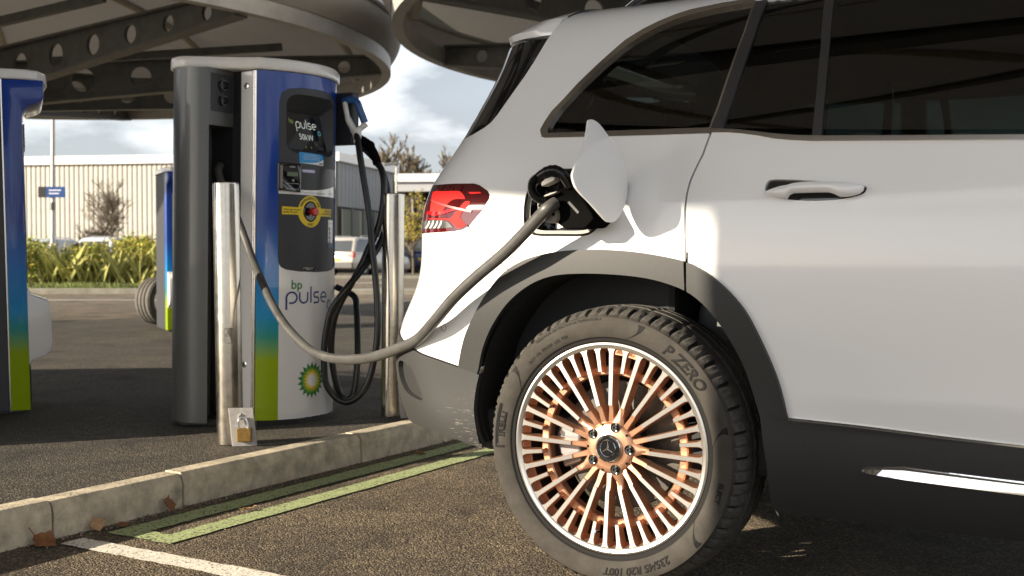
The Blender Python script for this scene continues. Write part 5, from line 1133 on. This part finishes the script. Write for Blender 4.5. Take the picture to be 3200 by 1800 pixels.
def tree(X, Y, h, seed, label, spread=.5, leaf=None, nleaf=0, start=.22, depth=5, r0=None, group=None, z0=0., dens=3, tw=.0034):
    x0, y0 = bearing(X, Y); t = empty('bare_tree' if not leaf else 'autumn_tree', (x0, y0, z0), label=label, cat='tree', group=group); r = random.Random(seed); b = MB(); tips = []; fine = MB()
    def grow(p, d, L_, rad, lev):
        pts = [p]; q = p
        for i in range(3):
            d = (d + Vector((r.gauss(0, .13), r.gauss(0, .13), r.gauss(.05, .08)))).normalized(); q = q + d * L_ / 3; pts.append(q)
        mn = h * tw; (b if lev < 3 else fine).tube(pts, [max(mn, rad * q_) for q_ in (1, .88, .74, .6)], 7 if lev < 2 else (5 if lev < 3 else 3), cap=False)
        if lev >= depth: tips.append(q); return
        k = dens if lev else dens + 3
        for i in range(k):
            f = r.uniform(.35, 1.0) if lev else r.uniform(start + .1, 1.0)
            base = pts[0].lerp(pts[-1], f) if False else pts[min(3, int(f * 3))].lerp(pts[min(3, int(f * 3) + 1)], f * 3 % 1)
            nd = (d * r.uniform(.5, .9) + Vector((r.gauss(0, spread), r.gauss(0, spread), r.uniform(.0, .4)))).normalized(); tips.append(base)
            grow(base, nd, L_ * r.uniform(.5, .72) * (1.0 if lev else .85), rad * .5, lev + 1)
        grow(q, d, L_ * .6, rad * .58, lev + 1)
    grow(Vector((0, 0, 0)), Vector((0, 0, 1)), h * .42, r0 or h * .018, 0)
    b.build('trunk', BARK, t, smooth=50); fine.build('crown', TWIG, t)
    if leaf:
        lb_ = MB()
        tips = [q for q in tips if q.z > .40 * h]
        for i in range(nleaf):
            p = r.choice(tips) + Vector((r.gauss(0, .10), r.gauss(0, .10), r.gauss(0, .10))) * h * .25; s = r.uniform(.02, .045) * h * .35; u = Vector((r.gauss(0, 1), r.gauss(0, 1), r.gauss(0, 1))).normalized(); q = u.orthogonal().normalized() * s * .6; lb_.add([p - u * s, p + q, p + u * s, p - q], [(0, 1, 2, 3)])
        lb_.build('leaves', leaf, t)
    return t
tree(-17.9, 49, 4.6, 3, 'small leafless tree standing before the pale ribbed wall', .55, start=.0, depth=4, r0=.07, dens=5, tw=.0017)
tree(-8.75, 88, 10.4, 11, 'bare winter tree with the tallest crown above the low flat-roofed building', .36, group='bare trees beyond the low building', depth=5)
tree(-7.05, 86, 10.6, 12, 'bare winter tree with a narrow crown beside the tallest one', .34, group='bare trees beyond the low building', depth=5)
tree(-5.5, 90, 10.4, 13, 'bare winter tree just left of the white car, above the flat roof', .36, group='bare trees beyond the low building', depth=5)
tree(-11.6, 92, 9.6, 14, 'bare winter tree half hidden behind the ribbed building', .36, group='bare trees beyond the low building', depth=5)
tree(-4.75, 55, 4.1, 7, 'slender tree with thin yellow autumn leaves beside the dark blue van', .42, leaf=LEAFB, nleaf=1300, start=.3, depth=4, r0=.06)

CREAM = M('cream_cladding', (.40, .378, .33), .55, metal=.0, var=(.8, .08)); SHADEW = M('shaded_cladding', (.23, .24, .245), .5, var=(1.2, .12)); WHT = M('white_coping', (.82, .80, .76), .5); DGL = M('dark_glazing', (.03, .035, .035), .06, coat=1); MUL = M('grey_mullion', (.10, .10, .105), .5); SHADE = M('dark_recess', (.02, .018, .016), .8); GLZ = M('pale_glazing', (.18, .20, .16), .08, coat=1)
def facade(parent, A, B, z0, z1, pw, mat, name='cladding_panel', proud=.05, gap=.03):
    A = Vector(bearing(*A)).to_3d(); B = Vector(bearing(*B)).to_3d(); d = (B - A); Lw = d.length; d.normalize(); nrm = Vector((d.y, -d.x, 0)); n = int(Lw / pw); ang = math.atan2(d.y, d.x)
    b = MB(); b.prism([(gap / 2, 0), (pw * .3, -proud), (pw * .7, -proud), (pw - gap / 2, 0), (pw - gap / 2, .02), (gap / 2, .02)], lambda x, y: (x, y, z0), lambda x, y: (x, y, z1)); src = b.build(name, mat, parent); src.location = A; src.rotation_euler = (0, 0, ang)
    for i in range(1, n): inst(src, name, parent, A + d * (i * pw), (0, 0, ang))
hall = empty('retail_hall', tuple(bearing(-18, 62)) + (0,), label='long pale ribbed building with a bright white roof edge and side wall coloured as if in shade', cat='building'); hall.location = (0, 0, 0)
C0, C1, C2 = (-42, 62.5), (-8.75, 57.3), (-6.75, 66.0)
def slab(parent, name, pts, z0, z1, mat):
    P = [bearing(*p) for p in pts]; b = MB(); b.prism(P, lambda x, y: (x, y, z0), lambda x, y: (x, y, z1)); return b.build(name, mat, parent)
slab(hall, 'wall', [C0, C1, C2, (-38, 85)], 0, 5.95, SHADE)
facade(hall, (-29, 60.45), (-8.75, 57.28), .6, 5.6, .268, CREAM, proud=.03, gap=.022)
slab(hall, 'roof_edge', [(-42.1, 62.3), (-8.6, 57.05), (-6.5, 66.1), (-38, 85.2)], 5.6, 6.02, WHT)
facade(hall, (-8.72, 57.35), (-6.74, 65.9), 3.35, 5.6, .5, SHADEW, proud=.04)  # same building's cladding, the side wall's shade put into its grey
d_ = (np.array(C2) - np.array(C1)); 
for i in range(5):
    p0 = np.array(C1) + d_ * (.05 + .185 * i); p1 = np.array(C1) + d_ * (.05 + .185 * i + .165); A = Vector(bearing(*p0)).to_3d(); B = Vector(bearing(*p1)).to_3d(); n_ = Vector(((B - A).y, -(B - A).x, 0)).normalized() * .06
    b = MB(); b.add([A + n_ + Vector((0, 0, 1.5)), B + n_ + Vector((0, 0, 1.5)), B + n_ + Vector((0, 0, 3.25)), A + n_ + Vector((0, 0, 3.25))], [(0, 1, 2, 3)]); b.build('window', GLZ, hall)
    b = MB(); b.bar(B + n_ + Vector((0, 0, 1.4)), B + n_ + Vector((0, 0, 3.3)), .16, .16, (1, 0, 0)); b.build('mullion', MUL, hall)
low = empty('flat_roofed_building', (0, 0, 0), label='low building with a broad white and grey fascia over dark glazing', cat='building')
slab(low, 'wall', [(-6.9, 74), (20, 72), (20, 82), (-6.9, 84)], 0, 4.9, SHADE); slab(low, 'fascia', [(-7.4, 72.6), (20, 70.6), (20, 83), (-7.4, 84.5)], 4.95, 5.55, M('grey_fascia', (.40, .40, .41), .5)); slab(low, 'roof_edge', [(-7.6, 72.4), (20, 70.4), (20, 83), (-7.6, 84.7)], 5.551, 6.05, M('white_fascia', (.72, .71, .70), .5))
for i in range(9):
    p = bearing(-6.4 + i * 1.4, 73.9 - .1 * i); b = MB(); b.box((p[0] - .06, p[1] - .06, 0), (p[0] + .06, p[1] + .06, 4.93)); b.build('mullion', MUL, low)
# lamp posts and railings
POSTM = M('galvanised_post', (.36, .35, .32), .5, metal=.4)
def lamppost(X, Y, h, label, sign=None, dx=0., ls=1.):
    x, y = bearing(X, Y); o = empty('lamp_post', (x, y, 0), YAW, label=label, cat='lamp post', group='lamp posts in the car park')
    b = MB(); b.tube([(0, 0, 0), (0, 0, 1.15)], .105, 14); b.tube([(0, 0, 1.15), (0, 0, 1.25), (dx * .5, 0, h * .6), (dx, 0, h)], [.10, .058, .052, .042], 12); b.build('post', POSTM, o, smooth=50)
    b = MB(); b.obox((dx - .22 * ls, 0, h + .02), ((1, 0, .12), (0, 1, 0), (-.12, 0, 1)), (.32 * ls, .13, .05)); b.build('lantern', GALV, o, bev=.02)
    if sign:
        b = MB(); b.box((-.36, -.075, sign - .15), (.40, -.06, sign + .15)); s_ = b.build('sign_plate', M('blue_sign', (.01, .05, .20), .45), o, bev=.005); b = MB(); b.box((-.36, -.077, sign - .15), (-.14, -.0755, sign + .15)); b.build('sign_symbol', INK, o)
        for i, zz in enumerate((.05, -.04)): b = MB(); b.box((-.06, -.0775, sign + zz - .012), (.28 - .06 * i, -.0757, sign + zz + .012)); b.build('sign_text_line', INKW, o)
        b = MB(); b.tube([(0, 0, sign - .5), (0, 0, sign - .28)], .075, 12); b.build('sign_clamp', GALV, o)
    return o
lamppost(-12.75, 31.8, 7.5, 'tall lamp post carrying a small blue sign before the ribbed wall', 2.62, .09)
lamppost(-5.05, 50, 4.85, 'pale lamp post beside the autumn tree and the blue van', None, .02)
lamppost(-9.60, 33.6, 3.36, 'short lamp post whose lantern shows above the distant charger', None, 0., .45)
rail = empty('guard_railing', tuple(bearing(-6, 61)) + (0,), YAW, label='low grey guard railing beside the autumn tree', cat='railing')
for z in (.12, 1.05):
    b = MB(); b.tube([(-2, 0, z), (3, 0, z)], .025, 6); b.build('rail', POSTM, rail)
for i in range(26):
    b = MB(); b.tube([(-2 + .2 * i, 0, .1 if i % 6 else -.05), (-2 + .2 * i, 0, 1.05)], .012 if i % 6 else .03, 5); b.build('railing_bar', POSTM, rail)

# parked cars far off
LGT = M('far_tail_light', (.55, .02, .015), .25, coat=.5); PLY = M('yellow_plate', (.75, .48, .02), .5); TYR2 = M('far_tyre', (.03, .03, .03), .8); HUBM = M('far_hub', (.35, .35, .36), .35, metal=.8)
def far_car(name, X, Y, rz, col, label, L_=4.4, Wd=1.8, H=1.65, van=False, z0=0., group='cars parked across the road'):
    x, y = bearing(X, Y); o = empty(name, (x, y, z0), rz, label=label, cat='van' if van else 'car', group=group); P = M(name + '_paint_' + str(int(X * 10)), col, .3, metal=.3, coat=1)
    # local: tail at x=0, nose at x=L
    if van: low_ = [(.02, .32), (0, .55), (0, .95), (.03, 1.02), (L_ * .72, 1.0), (L_ * .97, .85), (L_, .55), (L_ - .05, .28)]; gh = [(.03, 1.0), (.10, H - .08), (.22, H), (L_ * .52, H), (L_ * .60, H - .06), (L_ * .76, 1.0)]
    else: low_ = [(.06, .32), (0, .55), (.02, .88), (.10, .98), (L_ * .70, .96), (L_ * .95, .80), (L_, .55), (L_ - .06, .26)]; gh = [(.10, .96), (.42, H - .10), (.62, H), (L_ * .50, H), (L_ * .58, H - .05), (L_ * .74, .95)]
    hw = Wd / 2
    b = MB(); b.prism(low_, lambda a, z: (a, -hw, z), lambda a, z: (a, hw, z)); b.build('body', P, o, bev=.06, seg=3, smooth=50)
    def gw(z): return hw - .04 - (z - .96) * .22
    b = MB(); b.prism(gh, lambda a, z: (a, -gw(z), z), lambda a, z: (a, gw(z), z)); b.build('cabin', P, o, bev=.05, seg=2, smooth=50)
    gi = [(a + (L_ * .36 - a) * .10, z + (1.27 - z) * .22) for a, z in gh]
    for s in (-1, 1):
        b = MB(); b.add([(a, s * (gw(z) + .012), z) for a, z in gi], [tuple(range(len(gi)))]); b.build('side_glass', DGL, o)
    a0, a1 = gh[0], gh[1]; b = MB(); dz = .06
    b.add([(a0[0] + (a1[0] - a0[0]) * f - .014, s * (gw(a0[1] + (a1[1] - a0[1]) * f) - .12), a0[1] + (a1[1] - a0[1]) * f) for f, s in ((.12, -1), (.12, 1), (.92, 1), (.92, -1))], [(0, 1, 2, 3)]); b.build('rear_glass', DGL, o)
    for s in (-1, 1):
        b = MB()
        if van: b.box((-.012, s * hw - .12 * (s > 0) + 0 if s > 0 else -hw, .68), (.10, hw if s > 0 else -hw + .12, 1.12))
        else: b.prism([(s * (hw - .38), .83), (s * (hw + .006), .78), (s * (hw + .006), .98), (s * (hw - .10), 1.04)], lambda yy, z: (-.004 + .10 * max(0, z - .85), yy, z), lambda yy, z: (.20, yy, z))
        b.build('tail_light', LGT, o, bev=.01)
        b = MB(); b.box((-.012, s * (hw - .45), .42), (.0, s * (hw - .1), .50)) if s > 0 else b.box((-.012, -hw + .1, .42), (.0, -hw + .45, .50)); b.build('reflector', LGT, o)
        for xx in (.82, L_ - .85):
            b = MB(); b.lathe([(.12, -.012), (.21, -.014), (.225, .0), (.32, .0), (.33, .03), (.33, .19), (.3, .2)], 32, (xx, 0, .33), 'y'); w_ = b.build('tyre', TYR2, o, smooth=40); w_.location = (0, s * (hw - .0), 0); w_.scale = (1, -s, 1)
            b = MB(); b.lathe([(0, -.01), (.06, -.016), (.21, -.012)], 20, (xx, 0, .33), 'y'); h_ = b.build('hub_cap', HUBM, o, smooth=40); h_.location = (0, s * (hw - .0), 0); h_.scale = (1, -s, 1)
    b = MB(); b.box((-.02, -.26, .66), (.0, .26, .77)); b.build('number_plate', PLY, o)
    b = MB(); b.box((-.035, -hw + .02, .34), (.06, hw - .02, .60)); b.build('rear_bumper', TRIM if not van else P, o, bev=.03)
    if not van:
        for s in (-1, 1): b = MB(); b.tube([(.9, s * (gw(H) - .05), H + .01), (1.0, s * (gw(H) - .05), H + .05), (2.0, s * (gw(H) - .05), H + .05), (2.1, s * (gw(H) - .05), H)], .018, 6); b.build('roof_rail', SILV, o)
    return o
far_car('parked_car', -7.35, 47.6, YAW + R(62), (.42, .38, .33), 'silver grey car with red tail lamps parked beyond the bollard')
far_car('parked_van', -4.55, 58.8, YAW + R(88), (.012, .022, .10), 'dark blue van with yellow number plate parked by the autumn tree', 4.3, 1.8, 2.0, True)
far_car('parked_car', -6.3, 56, YAW + R(80), (.03, .032, .035), 'dark car mostly hidden behind the right bollard', 4.2, 1.75, 1.5)
far_car('parked_car', -6.9, 66, YAW + R(120), (.6, .6, .6), 'pale car in the gap behind the silver grey one', 4.2, 1.75, 1.5)
far_car('parked_car', -15.0, 40.5, YAW + R(70), (.75, .75, .74), 'white car whose roof shows above the hedge', 4.4, 1.75, 1.52, group='cars behind the hedge')
far_car('parked_car', -16.5, 38.5, YAW + R(84), (.45, .47, .5), 'grey car behind the hedge by the lamp post foot', 4.3, 1.8, 1.45, group='cars behind the hedge')

sv = far_car('parked_car', 0, 0, math.pi, (.05, .05, .055), 'unseen dark car added across the charger island to shade the pavement', 4.5, 1.8, 1.68, z0=KT, group='cars added out of view for shade'); sv.location = (-4.85, -2.0, KT)  # unseen car, added to throw shade over the pavement by the chargers
# tyre standing behind the distant charger
lx, ly = bearing(-3.80, 12.3)
o = empty('loose_tyre', (lx, ly, KT), YAW + R(62), label='worn black tyre standing upright behind the distant charger', cat='tyre')
b = MB(); pr = [(.20, -.10), (.27, -.125), (.315, -.12), (.335, -.10), (.338, -.062), (.326, -.058), (.326, -.046), (.34, -.042), (.34, -.008), (.328, -.004), (.328, .008), (.34, .012), (.34, .046), (.328, .05), (.328, .062), (.338, .066), (.335, .10), (.315, .12), (.27, .125), (.20, .10), (.20, -.10)]
b.lathe([(a * .74, c * .9) for a, c in pr], 72, (0, 0, .338 * .74), 'y'); b.build('tread', M('grey_tyre', (.10, .092, .08), .8, var=(20, .3)), o, smooth=30)

# fallen leaves and grit by the kerb
LEAFM = M('fallen_leaf', (.21, .085, .030), .65, var=(40, .45)); LEAFT = M('tan_leaf', (.38, .22, .10), .6, var=(40, .3))
def leaf(x, y, z, s, rot, mat, label, curl=.5):
    b = MB(); n = 8; m = 7; vs = []
    for i in range(n + 1):
        t = i / n; w = .42 * math.sin(math.pi * t ** .8) * (1 + .22 * math.sin(t * 19))
        for j in range(m):
            v = (j / (m - 1)) * 2 - 1; X = (t - .5); Y_ = v * w; Z = curl * (.55 * (Y_ ** 2) * 2 + .6 * (X ** 2)) + .03 * math.sin(9 * t + 5 * v); vs.append((X * s, Y_ * s, Z * s))
    b.add(vs, [(i * m + j, i * m + j + 1, (i + 1) * m + j + 1, (i + 1) * m + j) for i in range(n) for j in range(m - 1)])
    b.tube([(-.5 * s, 0, .15 * curl * s), (-.72 * s, .03 * s, .25 * s), (-.9 * s, .1 * s, .22 * s)], .012 * s + .0004, 5)
    o = b.build('fallen_leaf', mat, smooth=60); o.location = (x, y, z); o.rotation_euler = rot
    return tag(o, label, 'leaf', 'fallen leaves along the kerb')
leaf(-1.603, .030, .030, .062, (R(64), R(18), R(100)), LEAFM, 'curled rust-brown leaf propped against the kerb beside the green line')
leaf(-1.60, -.255, .024, .050, (R(70), R(-20), R(60)), LEAFT, 'pale tan leaf standing against the kerb near the white line')
leaf(-1.585, -.455, .014, .075, (R(25), R(20), R(20)), LEAFM, 'dark crumpled leaf with a long stalk at the kerb foot')
leaf(-1.57, -.19, .010, .045, (R(12), R(-8), R(140)), LEAFM, 'small flat brown leaf in the gutter near the white line')
leaf(-1.52, 1.33, .010, .050, (R(10), R(8), R(40)), LEAFM, 'brown leaf on the green line under the car bumper')
leaf(-1.40, .17, .010, .045, (R(6), R(5), R(200)), LEAFT, 'flat tan leaf between the two green lines')
b = MB(); r = random.Random(3)
for i in range(520):
    y = r.uniform(-.9, 2.2) if r.random() < .5 else r.gauss(-.05, .28); x = -1.632 + abs(r.gauss(0, .028)); s = r.uniform(.0015, .006) * (1.6 if r.random() < .08 else 1)
    if r.random() < .25: x = r.uniform(-1.6, .2); y = r.uniform(-.8, 1.6); s *= .75
    vs = [(x + s * r.uniform(.6, 1.2) * a, y + s * r.uniform(.6, 1.2) * c, max(0, s * (.5 + r.uniform(.4, 1) * d))) for a, c, d in ((1, 0, 0), (-1, 0, 0), (0, 1, 0), (0, -1, 0), (0, 0, 1), (0, 0, -1))]
    b.add(vs, [(0, 2, 4), (2, 1, 4), (1, 3, 4), (3, 0, 4), (2, 0, 5), (1, 2, 5), (3, 1, 5), (0, 3, 5)])
tag(b.build('grit', M('grit_stone', (.24, .20, .15), .9, var=(300, .6))), 'loose grit and stones along the kerb foot', 'grit', kind='stuff')
bpy.context.view_layer.update()
